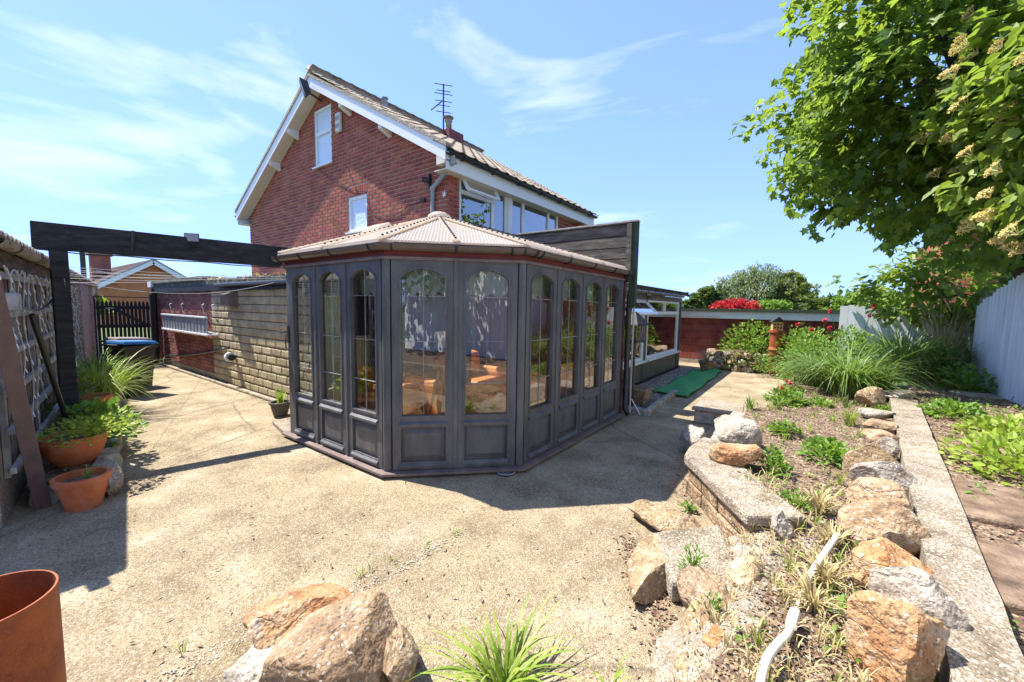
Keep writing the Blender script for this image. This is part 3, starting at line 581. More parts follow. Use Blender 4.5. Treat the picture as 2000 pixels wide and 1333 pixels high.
for px, py in ((537, 345), (572, 267), (674, 215), (752, 262)):                       # the little roof brackets under the barge boards
    c = AY(px, py, GY-.12); zt = gtop(c.x)-.15; mb = MB(); mb.hexa([(c.x-.05, RY0+.035, zt-.07), (c.x+.05, RY0+.035, zt-.07), (c.x+.05, GY, zt-.16), (c.x-.05, GY, zt-.16), (c.x-.05, RY0+.035, zt+.06), (c.x+.05, RY0+.035, zt+.06), (c.x+.05, GY, zt+.06), (c.x-.05, GY, zt+.06)]); mb.build('purlin_end', 'upvc', house)
# downpipe at the corner
gx = HX1+EX+.055; z0 = gtop(HX1+EX)
dp = MB(); dq = [Vector(v) for v in ((gx, RY0+.12, z0-.05), (gx, RY0+.12, z0-.17), (-5.385, GY-.05, 3.60), (-5.40, GY-.05, 2.7))]
for i in range(3): dp.tube([dq[i], dq[i+1]], .034, 12)
for q in dq[1:3]: dp.lathe([(.03, -.045), (.043, -.03), (.043, .03), (.03, .045)], q, 12)
dp.build('downpipe', 'lead', house)
# windows
def win_y(Y, X0, X1, z0, z1, splits, m='frost', name='window', parent=house):         # window facing -Y, splits = heights of transoms
    f = MB(); t = .055; f.box(X0, X0+t, Y, Y+.06, z0, z1); f.box(X1-t, X1, Y, Y+.06, z0, z1); f.box(X0+t, X1-t, Y, Y+.06, z1-t, z1); f.box(X0+t, X1-t, Y, Y+.06, z0, z0+t)
    for zz in splits: f.box(X0+t, X1-t, Y-.004, Y+.06, zz-.04, zz+.04)
    fr = f.build(name, 'upvc', parent, bevel=.006); zz = [z0+t] + [q for s_ in splits for q in (s_-.04, s_+.04)] + [z1-t]
    for a, b in zip(zz[::2], zz[1::2]): mb = MB(); mb.box(X0+t, X1-t, Y+.035, Y+.042, a, b); mb.build('pane', m, fr)
    mb = MB(); mb.hexa([(X0-.05, Y-.07, z0-.045), (X1+.05, Y-.07, z0-.045), (X1+.05, Y+.05, z0-.035), (X0-.05, Y+.05, z0-.035), (X0-.05, Y-.07, z0-.015), (X1+.05, Y-.07, z0-.015), (X1+.05, Y+.05, z0), (X0-.05, Y+.05, z0)]); mb.build('sill', 'upvc', fr)
    mb = MB(); mb.box(X0, X1, Y+.12, Y+.14, z0, z1); mb.build('blind', 'white', fr)
    return fr
win_y(GY+.02, W1[0], W1[1], W1[2], W1[3], [5.42]); win_y(GY+.02, W2[0], W2[1], W2[2], W2[3], [])
def win_x(X, y0, y1, z0, z1, muls, trans=(), m='glass_dk', parent=house, t=.06, fm='upvc', name='window', sillm='upvc', depth=.07):
    f = MB(); f.box(X-depth, X, y0, y0+t, z0, z1); f.box(X-depth, X, y1-t, y1, z0, z1); f.box(X-depth, X, y0+t, y1-t, z1-t, z1); f.box(X-depth, X, y0+t, y1-t, z0, z0+t)
    for y in muls: f.box(X-depth, X-.002, y-t*.6, y+t*.6, z0+t, z1-t)
    for (a, b, z) in trans: f.box(X-depth, X-.004, a, b, z-.035, z+.035)
    fr = f.build(name, fm, parent, bevel=.005); ed = [y0+t] + [q for y in muls for q in (y-t*.6, y+t*.6)] + [y1-t]
    for a, b in zip(ed[::2], ed[1::2]):
        cut = [z for (p, q, z) in trans if p <= a+.02 and q >= b-.02]; zs = [z0+t] + [q for z in cut for q in (z-.035, z+.035)] + [z1-t]
        for c, d in zip(zs[::2], zs[1::2]): mb = MB(); mb.box(X-depth*.55, X-depth*.55+.006, a, b, c, d); mb.build('pane', m, fr)
    return fr
XW = HX1-.02
m1 = AX(964, 380, XW).y
w1 = win_x(XW, 5.245, 6.64, 2.98, 3.92, [m1], [(5.245+.06, m1-.036, 3.60)])
a, b = 5.30, m1-.03; mb = MB(); T = [(XW+.01, a, 3.88), (XW+.01, b, 3.88), (XW+.16, b, 3.61), (XW+.16, a, 3.61)]   # top light pushed open
for i in range(4): mb.bar(T[i], T[(i+1) % 4], .05, .04, (1, 0, .6))
vl = mb.build('open_vent', 'upvc', w1); MB().add(T, [(0, 1, 2, 3)]).build('pane', 'glass_dk', vl)
P('window_post', 'upvc', house, (XW-.07, XW+.03, 6.642, 6.768, 2.98, 3.92))
win_x(XW, 6.77, 8.695, 2.98, 3.92, [AX(1023, 400, XW).y, AX(1072, 415, XW).y])
P('lintel_board', 'cream', house, (XW-.06, XW+.015, 5.242, 8.698, 3.922, 4.0))
P('room_behind', 'navy', house, (-6.6, -6.55, 5.2, 8.8, 2.9, 4.0), (-6.5, XW-.1, 5.2, 8.8, 2.9, 2.94))
mb = MB()
for k in range(60):
    y = 6.85+k*.03; mb.tube([(XW-.22+.02*math.sin(k*1.9), y, 2.96), (XW-.22+.02*math.sin(k*1.9), y, 3.9)], .014, 5) if (k < 8 or k > 50) else None
mb.build('curtain', 'white', house)
# chimney, flue, aerial, lamps
c = AX(882, 264, APX+.1); st = MB(); st.box(APX-.15, APX+.3, c.y-.3, c.y+.3, 6.2, 6.74); chs = st.build('chimney_stack', 'brick_pur', house)
MB().lathe([(.10, 0), (.09, .28), (.115, .30), (.115, .33), (.07, .33), (.07, .40), (.15, .40), (.15, .43), (.02, .46)], (APX+.05, c.y-.08, 6.74), 16).build('chimney_pot', 'conc_old', chs, smooth=False)
v = AX(752, 212, APX+.35); MB().lathe([(.055, -.4), (.055, .12), (.085, .13), (.085, .15), (.05, .16), (.05, .22), (.085, .22), (.085, .24)], v, 14).build('roof_vent', 'lead', house)
mp_ = AX(866, 262, APX-.1); ae = thing('tv_aerial', 'thin metal television aerial on a mast beside the chimney', 'aerial', (mp_.x, mp_.y, 6.4))
top = AX(862, 162, mp_.x); MB().tube([(mp_.x, mp_.y, 6.3), (mp_.x, mp_.y, top.z)], .022, 8).build('mast', 'dkmetal', ae)
for k, (dz, L) in enumerate(((.0, .95), (.28, .75), (.42, .95), (.75, .9), (.95, .7), (1.25, .8))):
    MB().tube([(mp_.x-.17*L, mp_.y-.22*L, top.z-dz*.62-.02), (mp_.x+.17*L, mp_.y+.22*L, top.z-dz*.62-.02)], .012, 6).build('element', 'dkmetal', ae)
bo = MB().tube([(mp_.x, mp_.y, top.z-.45), (mp_.x-.2, mp_.y-.3, top.z-.8)], .014, 6).build('boom', 'dkmetal', ae)
for k in range(7): q = Vector((mp_.x, mp_.y, top.z-.45)).lerp(Vector((mp_.x-.2, mp_.y-.3, top.z-.8)), .25+k*.12); MB().tube([q-Vector((.06, -.05, 0)), q+Vector((.06, -.05, 0))], .007, 5).build('rod', 'dkmetal', bo)
# floodlight on an arm below the apex
fa = AY(628, 198, GY-.01); fb = AY(590, 172, GY-.5); fl = thing('floodlight', 'dark floodlight on a long arm under the gable apex', 'light', fa)
MB().tube([fa, fb], .02, 8).build('arm', 'dkmetal', fl)
def boxlamp(t, c, d, w, h, dep, m='black', face='lead'):
    d = Vector(d).normalized(); x = d.cross(Vector((0, 0, 1))).normalized(); u = x.cross(d); c = Vector(c)
    def pt(a, b, e): return c + x*a + u*b + d*e
    mb = MB(); mb.hexa([pt(-w*.6, -h*.6, -dep), pt(w*.6, -h*.6, -dep), pt(w*.6, h*.6, -dep), pt(-w*.6, h*.6, -dep), pt(-w, -h, 0), pt(w, -h, 0), pt(w, h, 0), pt(-w, h, 0)]); hs = mb.build('housing', m, t, bevel=.006)
    mb = MB(); mb.hexa([pt(-w*.85, -h*.8, .001), pt(w*.85, -h*.8, .001), pt(w*.85, h*.8, .001), pt(-w*.85, h*.8, .001), pt(-w*.85, -h*.8, .006), pt(w*.85, -h*.8, .006), pt(w*.85, h*.8, .006), pt(-w*.85, h*.8, .006)]); mb.build('lens', face, hs); return hs
boxlamp(fl, fb, (-.4, -1, -.35), .10, .17, .14)
c = AY(662, 240, GY-.03); al = thing('alarm_box', 'cream alarm box on the brick gable beside the tall window', 'alarm box', c)
MB().box(c.x-.10, c.x+.10, GY-.075, GY, c.z-.2, c.z+.2).build('case', 'cream', al, bevel=.03); MB().box(c.x-.065, c.x+.065, GY-.082, GY-.074, c.z+.04, c.z+.12).build('louvre', 'lead', al); MB().box(c.x-.065, c.x+.065, GY-.082, GY-.074, c.z-.12, c.z-.04).build('louvre', 'lead', al)
c = AY(836, 352, GY-.06); sl_ = thing('security_lamp', 'small black security lamp beside the gable downpipe', 'light', c); MB().box(c.x-.02, c.x+.02, GY-.05, GY, c.z-.11, c.z+.11).build('backplate', 'black', sl_); MB().tube([c+Vector((0, .02, 0)), c+Vector((-.07, -.08, .0))], .045, 10).build('head', 'black', sl_)
c = AY(826, 392, GY-.03); sk = thing('cable_junction', 'small junction box with a trailing cable on the brick gable', 'junction box', c); MB().box(c.x-.05, c.x+.05, GY-.05, GY, c.z-.02, c.z+.03).build('box', 'dkmetal', sk)
MB().tube([AY(x, y, GY-.012) for x, y in ((820, 394), (795, 405), (775, 420), (750, 424), (728, 418), (718, 395), (716, 375), (690, 372), (660, 358), (640, 345), (620, 330))], .006, 5).build('cable', 'black', sk)
c = AY(868, 380, GY-.015); og = thing('wall_ornament', 'small white star-shaped ornament on the brick corner', 'ornament', c); mb = MB()
for k in range(6): a = k*1.05+.3; mb.tube([c, c+Vector((math.cos(a)*.055, -.012, math.sin(a)*.055))], [.014, .006], 5)
mb.build('body', 'white', og)
# ---------------------------------------------------------------- flat-roofed side extension with brick and stone wall
SY = 2.93; ex = thing('side_extension', 'low flat-roofed side extension, half red brick and half pale stone', 'extension', (-9.3, 3.9, 0))
wl = P('wall', 'stonemort', ex, (-13.55, -9.58, SY+.012, SY+.2, 0, 1.86), (-9.58, -4.95, SY+.012, SY+.2, 0, 1.86), (-13.55, -13.35, SY+.2, GY, 0, 1.86))
block_run(wl, unit_block('brick_pur'), 'brick_pur', courses(-13.55, -9.585, .16, 1.80, SY, L=.225, H=.076, g=.012), 'X', 200)
ru = unit_block('stonecl', 'stone_block', b=.16, jit=.04); block_run(wl, ru, 'stonecl', courses(-9.575, -4.97, .04, 1.84, SY-.014, L=.345, H=.138, g=.014, depth=.06), 'X', 300, 'stone_block', 'stonework')
P('plinth', 'conc_old', ex, (-13.5, -9.6, SY-.012, SY+.012, .0, .155)); P('kerb_strip', 'conc_old', ex, (-13.4, -5.3, SY-.11, SY-.03, 0, .05), bevel=.015)
P('roof_deck', 'felt', ex, (-13.6, -5.06, SY-.05, GY, 1.93, 2.02), (-13.65, -9.8, SY-.08, GY, 2.021, 2.10)); P('fascia_board', 'blackwood', ex, (-13.6, -5.0, SY-.06, SY-.03, 1.80, 1.93))
P('gutter', 'black', ex, (-9.0, -5.0, SY-.15, SY-.062, 1.86, 1.93), bevel=.02); P('white_box_end', 'white', ex, (-13.75, -13.45, SY-.1, SY+.3, 1.94, 2.08))
mb = MB()
for k in range(160): x = R.uniform(-9.6, -5.1); put_leaf(mb, Vector((x, SY-.05+R.uniform(-.02, .1), 2.02)), rv(), Vector((0, 0, 1)), R.uniform(.03, .08), 'oval')
stuff(mb.build('roof_moss', 'straw', ex))
MB().tube([(-13.45, SY-.05, 0), (-13.45, SY-.05, 1.9)], .05, 10).build('downpipe', 'black', ex)
# wall-hung trough
a, b = AY(327, 622, SY-.1), AY(412, 634, SY-.1); tr = thing('wall_trough', 'ribbed grey metal trough hung on the brick wall', 'trough', (-11.2, SY, 1.0))
ribs = MB(); x0, x1 = a.x, b.x; z1 = 1.27; z0 = .97; n = 14
ribs.box(x0, x1, SY-.17, SY-.02, z0, z0+.02)
for k in range(n*2): xa = x0+(x1-x0)*k/(n*2); d = .015 if k % 2 else 0; ribs.box(xa, xa+(x1-x0)/(n*2), SY-.19+d, SY-.165+d, z0, z1)
ribs.build('ribbed_side', 'lead', tr); P('rim', 'white', tr, (x0-.04, x1+.04, SY-.21, SY-.16, z1, z1+.03)); P('shelf', 'white', tr, (x0-.04, x1+.1, SY-.21, SY-.02, z0-.035, z0-.005))
for x in (x0+.05, x0+.9, x1-.6, x1-.05): MB().tube([(x, SY-.02, z1+.03), (x, SY-.06, z1+.25), (x, SY-.02, z1+.27)], .008, 6).build('hook', 'white', tr)
c = AY(449, 698, SY-.1); hr = thing('hose_reel', 'small white and black wheel-shaped hose reel on the stone wall', 'hose reel', c)
MB().tube([c+Vector((-.03, 0, 0)), c+Vector((.02, 0, 0))], .085, 20).build('white_disc', 'white', hr); MB().tube([c+Vector((.05, 0, 0)), c+Vector((.10, 0, 0))], .06, 20).build('black_disc', 'black', hr); MB().tube([c+Vector((0, 0, 0)), c+Vector((0, .12, 0))], .03, 10).build('bracket', 'black', hr)
a, b = AY(318, 694, SY-.04), AY(447, 680, SY-.04); pp = thing('wall_hose', 'dark hose running along the foot of the brick and stone wall', 'hose', a); MB().tube(sag(a, b, .06, 8), .02, 8).build('pipe', 'black', pp)
c = AY(448, 585, SY-.1); vb = thing('vent_cowl', 'dark brown vent cowl stuck on the stone wall', 'vent', c); MB().hexa([(c.x-.28, SY-.16, c.z-.10), (c.x+.14, SY-.16, c.z-.13), (c.x+.14, SY, c.z-.13), (c.x-.28, SY, c.z-.10), (c.x-.12, SY-.2, c.z+.09), (c.x+.14, SY-.2, c.z+.10), (c.x+.14, SY, c.z+.16), (c.x-.12, SY, c.z+.14)]).build('cowl', 'sill', vb, bevel=.015)
# ================================================================ THE CONSERVATORY
ZB, ZT = .06, 1.995
cons = thing('conservatory', 'slate grey timber conservatory with arched panes in the middle of the patio', 'conservatory', (-3.4, 3.8, 0))
LFT = (Vector((-4.804, 2.243, 0)), Vector((-3.079, 2.243, 0)), 3); FRT = (Vector((-3.019, 2.267, 0)), Vector((-2.206, 3.081, 0)), 2); RGT = (Vector((-2.182, 3.140, 0)), Vector((-2.182, 5.515, 0)), 4)
def facet(a, b, n, wide=.075):
    d = (b-a).normalized(); nr = Vector((d.y, -d.x, 0)); W = (b-a).length/n; up = Vector((0, 0, 1))
    for i in range(n):
        o = a + d*W*i
        T = lambda s, z, e: o + d*s + up*z + nr*e
        def bx(mb, s0, s1, z0, z1, e0, e1): mb.hexa([T(s0, z0, e1), T(s1, z0, e1), T(s1, z0, e0), T(s0, z0, e0), T(s0, z1, e1), T(s1, z1, e1), T(s1, z1, e0), T(s0, z1, e0)])
        g = .009; s0, s1 = g, W-g; st = wide; gl0, gl1 = s0+st, s1-st; zb, zsp, zap = .555, 1.825, 1.912
        fr = MB(); bx(fr, s0, gl0, ZB, ZT, -.03, .03); bx(fr, gl1, s1, ZB, ZT, -.03, .03); bx(fr, gl0, gl1, ZB, .135, -.03, .03); bx(fr, gl0, gl1, .455, zb, -.03, .03)
        n_ = 14; arc = []
        for k in range(n_+1):
            t = k/n_; s = gl0+(gl1-gl0)*t; arc.append((s, zsp+(zap-zsp)*math.sin(math.pi*t)**.75))
        for (p, q), (r, t) in zip(arc, arc[1:]): fr.hexa([T(p, q, .03), T(r, t, .03), T(r, t, -.03), T(p, q, -.03), T(p, ZT, .03), T(r, ZT, .03), T(r, ZT, -.03), T(p, ZT, -.03)])
        pf = fr.build('panel_frame', 'greyfr', cons)
        bd = MB(); bw = .012                                                       # bead round the arched opening
        path = [(gl0, zb)] + arc + [(gl1, zb)]
        for (p, q), (r, t) in zip(path + [path[0]], (path + [path[0]])[1:]): bd.bar(T(p, q, .012), T(r, t, .012), .02, .05, nr)
        bd.build('glazing_bead', 'greyfr', pf)
        MB().add([T(s, z, 0) for s, z in [(gl0-.01, zb-.01), (gl1+.01, zb-.01)] + [(s, z+.008) for s, z in arc[::-1]]], [tuple(range(2+len(arc)))]).build('pane', 'glass', pf)
        for zz in (.86, 1.25, 1.66): mb = MB(); bx(mb, gl0, gl1, zz-.0022, zz+.0022, .003, .009); mb.build('glazing_bar', 'trellis', pf)
        mb = MB(); sm = (gl0+gl1)/2; bx(mb, sm-.0015, sm+.0015, zb, zap-.003, .003, .008); mb.build('glazing_bar', 'trellis', pf)
        mb = MB(); bx(mb, gl0, gl1, .135, .455, -.02, .004); p0, p1, q0, q1 = gl0+.008, gl1-.008, .145, .445; i_ = .045
        mb.hexa([T(p0, q0, .004), T(p1, q0, .004), T(p1, q1, .004), T(p0, q1, .004), T(p0+i_, q0+i_, .024), T(p1-i_, q0+i_, .024), T(p1-i_, q1-i_, .024), T(p0+i_, q1-i_, .024)])
        mb.build('raised_panel', 'greyfr', pf)
        mb = MB(); mb.hexa([T(gl0-.01, .475, .031), T(gl1+.01, .475, .031), T(gl1+.01, .475, .055), T(gl0-.01, .475, .055), T(gl0-.01, .515, .031), T(gl1+.01, .515, .031), T(gl1+.01, .495, .055), T(gl0-.01, .495, .055)]); mb.build('drip_rail', 'greyfr', pf)
        mb = MB(); mb.hexa([T(gl0-.01, .09, .031), T(gl1+.01, .09, .031), T(gl1+.01, .09, .05), T(gl0-.01, .09, .05), T(gl0-.01, .125, .031), T(gl1+.01, .125, .031), T(gl1+.01, .105, .05), T(gl0-.01, .105, .05)]); mb.build('drip_rail', 'greyfr', pf)
        if i: mb = MB(); bx(mb, -.02, .02, ZB, ZT, -.035, .042); mb.build('mullion', 'greyfr', cons, bevel=.006)
for f_ in (LFT, FRT, RGT): facet(*f_)
for c in ((-3.045, 2.243), (-2.182, 3.107)): MB().lathe([(.042, ZB), (.042, ZT)], (c[0], c[1], 0), 8).build('corner_post', 'greyfr', cons)
for (x, y) in ((-4.83, 2.25), (-2.185, 5.54)): P('end_post', 'greyfr', cons, (x-.035, x+.035, y-.035, y+.035, 0, ZT))
def offs(e):   # eave / sill outline pushed out by e
    k = math.tan(math.pi/8); return [Vector((-4.93, 2.243-e, 0)), Vector((-3.045+e*k, 2.243-e, 0)), Vector((-2.182+e, 3.107-e*k, 0)), Vector((-2.182+e, 5.60, 0))]
def ring(name, m, e0, e1, z0, z1, bevel=0, zz=None):
    a, b = offs(e0), offs(e1); mb = MB(); u = lambda v, z: v+Vector((0, 0, z))
    for i in range(3): mb.hexa([u(b[i], z0), u(b[i+1], z0), u(a[i+1], z0), u(a[i], z0), u(b[i], z1), u(b[i+1], z1), u(a[i+1], zz or z1), u(a[i], zz or z1)])
    return mb.build(name, m, cons, bevel=bevel)
ring('base_plinth', 'conc_old', -.08, .035, -.01, .03); ring('sill', 'sill', -.06, .10, .03, .052, zz=.0585)
ring('head_bead', 'sill', .031, .055, ZT-.018, ZT+.008); ring('fascia', 'redbrown', -.04, .035, ZT+.009, ZT+.10)
# gutter: open half-round swept round the three sides
ge = .105; gz_ = ZT+.105; n = 8; gm = MB(); prof = [(.055*math.cos(math.pi+math.pi*i/n), .055*math.sin(math.pi+math.pi*i/n)) for i in range(n+1)]
prof += [(a*.85, b*.85) for a, b in prof[::-1]]
for e, zz in prof:
    for v in offs(ge-e): gm.v.append((v.x, v.y, gz_+zz))
m_ = len(prof)
for i in range(m_):
    for j in range(3): gm.f.append((i*4+j, i*4+j+1, ((i+1) % m_)*4+j+1, ((i+1) % m_)*4+j))
gut = gm.build('gutter', 'gutbrown', cons); go = offs(ge)
for j, fr_ in ((0, (.06, .32, .62, .95)), (1, (.08, .5, .88, .97)), (2, (.03, .07, .28, .52, .75, .95))):
    d = (go[j+1]-go[j]).normalized(); nr = Vector((d.y, -d.x, 0))
    for t in fr_:
        c = go[j].lerp(go[j+1], t); mb = MB(); mb.tube([c + nr*(.061*math.cos(math.pi*k/8)) + Vector((0, 0, gz_-.061*math.sin(math.pi*k/8))) for k in range(9)], .009, 6); mb.build('gutter_bracket', 'black', gut)
# polycarbonate roof, two ridges meeting at a peak
PK = Vector((-3.6, 3.4, 2.60)); ev = [v+Vector((0, 0, gz_+.02)) for v in offs(.085)]; RL = Vector((-4.93, 3.4, 2.56)); RR = Vector((-3.6, 5.56, 2.57))
mid = ev[1].lerp(ev[2], .5)
def sheet_(a, b, top_a, top_b, name='roof_sheet'):
    poly = [a, b] + ([top_b, top_a] if (top_a-top_b).length > 1e-6 else [top_a]); mb = MB(); mb.prism(poly, (0, 0, .016)); s = mb.build(name, 'polycarb', cons)
    d = (b-a).normalized(); L = (b-a).length; nn = (b-a).cross(top_a-a).normalized(); nn = nn if nn.z > 0 else -nn; up = nn.cross(d).normalized(); up = up if up.z > 0 else -up
    rb = MB(); k = .03; t = k
    ta, ha = (top_a-a).dot(d), (top_a-a).dot(up); tb, hb = (top_b-a).dot(d), (top_b-a).dot(up)
    while t < L-.01:
        if t < ta: h = ha*t/ta
        elif t > tb: h = hb*(L-t)/max(1e-6, L-tb)
        else: h = ha+(hb-ha)*(t-ta)/max(1e-6, tb-ta)
        if h > .03: p = a+d*t+Vector((0, 0, .017)); rb.bar(p, p+up*(h-.01), .006, .006, nn)
        t += k
    stuff(rb.build('sheet_ribs', 'polybar', s)); return s
sheet_(ev[1], mid, PK, PK); sheet_(mid, ev[2], PK, PK); sheet_(ev[0], ev[1], RL, PK); sheet_(ev[2], ev[3], PK, RR)
for (a, b) in ((ev[1], PK), (mid, PK), (ev[2], PK), (ev[0].lerp(ev[1], .02), RL), (ev[0].lerp(ev[1], .5), RL.lerp(PK, .5)), (ev[2].lerp(ev[3], .33), PK.lerp(RR, .33)), (ev[2].lerp(ev[3], .66), PK.lerp(RR, .66)), (ev[3], RR), (RL, PK), (PK, RR)):
    mb = MB(); u = Vector((0, 0, .035)); mb.bar(a+u, b+u, .055, .018); br = mb.build('roof_bar', 'polycarb', cons); L = (b-a).length; bt = MB()
    for k in range(int(L/.085)): q = a.lerp(b, (k+.5)*.085/L)+Vector((0, 0, .043)); bt.lathe([(.012, 0), (.011, .012), (.006, .016)], q, 6)
    stuff(bt.build('bolts', 'black', br))
MB().lathe([(.14, -.03), (.13, .02), (.07, .055), (.01, .07)], PK+Vector((0, 0, .02)), 16).build('peak_cap', 'polycarb', cons, smooth=True)
mb = MB(); mb.prism([RL, PK, Vector((-3.62, 4.9, 2.25)), Vector((-4.93, 4.9, 2.25))], (0, 0, .015)); mb.prism([PK, RR, Vector((-4.98, 5.56, 2.3)), Vector((-4.98, 4.95, 2.25))], (0, 0, .012)); mb.build('rear_roof', 'felt', cons)
mb = MB(); pv = None                                                            # torn black flashing along the right ridge
for k in range(60):
    t = .25+k/60*.75; q = PK.lerp(RR, t); w_ = R.uniform(.02, .10); mb.bar(q+Vector((-.02, -.03, .045+R.uniform(0, .03))), q+Vector((w_, .04, .045-w_*.3)), .05, .012)
mb.build('ridge_flashing', 'flash', cons)
MB().hexa([(-4.6, 3.0, 2.46), (-4.2, 3.0, 2.46), (-4.2, 3.2, 2.53), (-4.6, 3.2, 2.53), (-4.56, 3.02, 2.53), (-4.24, 3.02, 2.53), (-4.24, 3.18, 2.60), (-4.56, 3.18, 2.60)]).build('roof_vent', 'polycarb', cons, bevel=.015)
# boarded screen standing on the far end of the roof
scn = thing('boarded_screen', 'weathered dark board screen rising above the far end of the conservatory roof', 'screen', (-3.1, 5.62, 2.0))
for k in range(5): z = 2.76-k*.158; P('board', 'oldwood', scn, (-5.0, -2.1, 5.60+R.uniform(-.006, .006), 5.625, z-.148, z-R.uniform(0, .006)))
P('post', 'oldwood', scn, (-2.13, -2.06, 5.565, 5.60, 1.95, 2.77)); P('end_post', 'feltgreen', scn, (-2.085, -1.995, 5.603, 5.69, 1.6, 2.79)); P('capping', 'greywood', scn, (-5.0, -1.985, 5.57, 5.69, 2.79, 2.81)); P('backing', 'blackwood', scn, (-5.0, -2.09, 5.628, 5.64, 2.0, 2.78))
# corner downpipe
dpx = thing('corner_downpipe', 'black downpipe with a hopper at the far corner of the conservatory', 'downpipe', (-2.06, 5.66, 0))
MB().tube([(-2.075, 5.63, 2.07), (-2.06, 5.66, 1.88), (-2.10, 5.68, 1.75), (-2.10, 5.68, .12), (-2.04, 5.66, .04)], .038, 10).build('pipe', 'black', dpx, smooth=True)
for z in (.5, 1.55): MB().lathe([(.05, 0), (.05, .05)], (-2.10, 5.68, z), 10).build('clip', 'black', dpx)
MB().tube([(-2.045, 5.735, .03), (-2.045, 5.735, 1.85)], .013, 8).build('side_pipe', 'polybar', dpx); MB().tube([(-2.03, 5.75, .26), (-1.93, 5.86, .02)], .008, 6).build('stay', 'white', dpx)
# ---------------------------------------------------------------- inside
struct(P('conservatory_floor', 'floor', None, (-4.9, -2.2, 2.3, 3.08, .0, .055), (-4.9, -2.2, 3.08, 5.6, .0, .055))) if False else None
fl_ = MB(); fl_.prism([(-4.9, 2.25, .012), (-3.05, 2.25, .012), (-2.19, 3.11, .012), (-2.19, 5.6, .012), (-4.9, 5.6, .012)], (0, 0, .04)); fl_.build('floor', 'floor', cons)
P('end_wall', 'brick_pur', cons, (-4.98, -2.16, 5.645, 5.70, 0, 2.25)); P('inner_wall', 'valance', cons, (-5.02, -4.99, 3.0, 5.6, 0, 1.15))
def curtain(label, a, b, z0, z1, m, amp=.03, freq=26):
    a, b = Vector((*a, 0)), Vector((*b, 0)); d = (b-a); n_ = int(d.length*90); nr = Vector((d.y, -d.x, 0)).normalized(); mb = MB()
    for i in range(n_+1):
        q = a.lerp(b, i/n_) + nr*amp*math.sin(i/n_*d.length*freq+math.sin(i*.13)); mb.v += [(q.x, q.y, z0), (q.x, q.y, z1)]
    for i in range(n_): k = 2*i; mb.f.append((k, k+2, k+3, k+1))
    return tag(mb.build('curtain', m, smooth=True), label, 'curtain')
curtain('pale green curtain gathered at the left end of the conservatory', (-4.72, 2.42), (-4.72, 2.75), .08, 1.80, 'greencl')
curtain('dark navy curtain hanging inside behind the left arched panes', (-4.80, 3.25), (-3.75, 4.15), .30, 1.80, 'navy')
def valance(label, a, b, n=9):
    a, b = Vector((*a, 0)), Vector((*b, 0)); mb = MB(); m_ = n*10
    for i in range(m_+1):
        q = a.lerp(b, i/m_); zz = 1.70-.035*abs(math.sin(math.pi*i/10)); mb.v += [(q.x, q.y, zz), (q.x, q.y, 1.93)]
    for i in range(m_): k = 2*i; mb.f.append((k, k+2, k+3, k+1))
    tag(mb.build('scalloped_valance', 'valance'), label, 'valance')
valance('cream scalloped valance inside the left arched panes', (-4.75, 2.34), (-3.10, 2.34), 10); valance('cream scalloped valance inside the two front arched panes', (-2.98, 2.37), (-2.30, 3.05), 6); valance('cream scalloped valance inside the right arched panes', (-2.28, 3.2), (-2.28, 5.4), 13)
def sofa(label, c, ang, w, name='armchair', seats=1):
    t = thing(name, label, name, (c[0], c[1], .052)); ca, sa = math.cos(ang), math.sin(ang)
    def pt(x, y, z): return (c[0]+x*ca-y*sa, c[1]+x*sa+y*ca, .052+z)
    def bx(nm, x0, x1, y0, y1, z0, z1, bv): MB().hexa([pt(x0, y0, z0), pt(x1, y0, z0), pt(x1, y1, z0), pt(x0, y1, z0), pt(x0, y0, z1), pt(x1, y0, z1), pt(x1, y1, z1), pt(x0, y1, z1)]).build(nm, 'leather', t, bevel=bv)
    bx('base', -w/2, w/2, -.38, .38, .06, .28, .03); bx('arm', -w/2-.02, -w/2+.17, -.40, .36, .08, .56, .07); bx('arm', w/2-.17, w/2+.02, -.40, .36, .08, .56, .07)
    sw_ = (w-.34)/seats
    for i in range(seats): x = -w/2+.17+sw_*i; bx('seat_cushion', x+.006, x+sw_-.006, -.40, .2, .281, .43, .05); bx('back_cushion', x+.006, x+sw_-.006, .17, .40, .40, .82, .08)
    for x in (-w/2+.06, w/2-.06):
        for y in (-.32, .32): MB().lathe([(.02, 0), (.025, .06)], pt(x, y, 0), 8).build('foot', 'wood', t)
    return t
sofa('tan leather armchair behind the left arched panes', (-3.80, 2.82), 2.5, .86); sofa('long tan leather sofa along the far side of the conservatory', (-4.1, 4.35), 1.57+.0, 1.6, 'sofa', 2)
sofa('tan leather armchair behind the right arched panes', (-2.70, 4.6), 4.5, .85); sofa('small tan leather armchair close behind the first right pane', (-2.72, 3.62), 4.71, .7)
st = thing('wooden_stool', 'round-topped wooden stool inside behind the second front pane', 'stool', (-3.0, 3.55, .052)); MB().lathe([(.17, 0), (.18, .015), (.17, .03)], (-3.0, 3.55, .60), 24).build('top', 'wood', st)
for k in range(3): a = k*2.1+.4; MB().tube([(-3.0+.05*math.cos(a), 3.55+.05*math.sin(a), .60), (-3.0+.16*math.cos(a), 3.55+.16*math.sin(a), .052)], .016, 8).build('leg', 'wood', st)
la = thing('wooden_trestle', 'yellow wooden trestle standing inside behind the first front pane', 'trestle', (-3.25, 3.15, .052))
for (x0, y0, x1, y1) in ((-3.28, 3.10, -3.40, 2.98), (-3.22, 3.16, -3.10, 3.28), (-3.28, 3.16, -3.42, 3.34)): MB().bar((x0, y0, .88), (x1, y1, .055), .045, .03).build('leg', 'wood', la)
P('top', 'wood', la, (-3.33, -3.17, 3.05, 3.21, .88, .91))
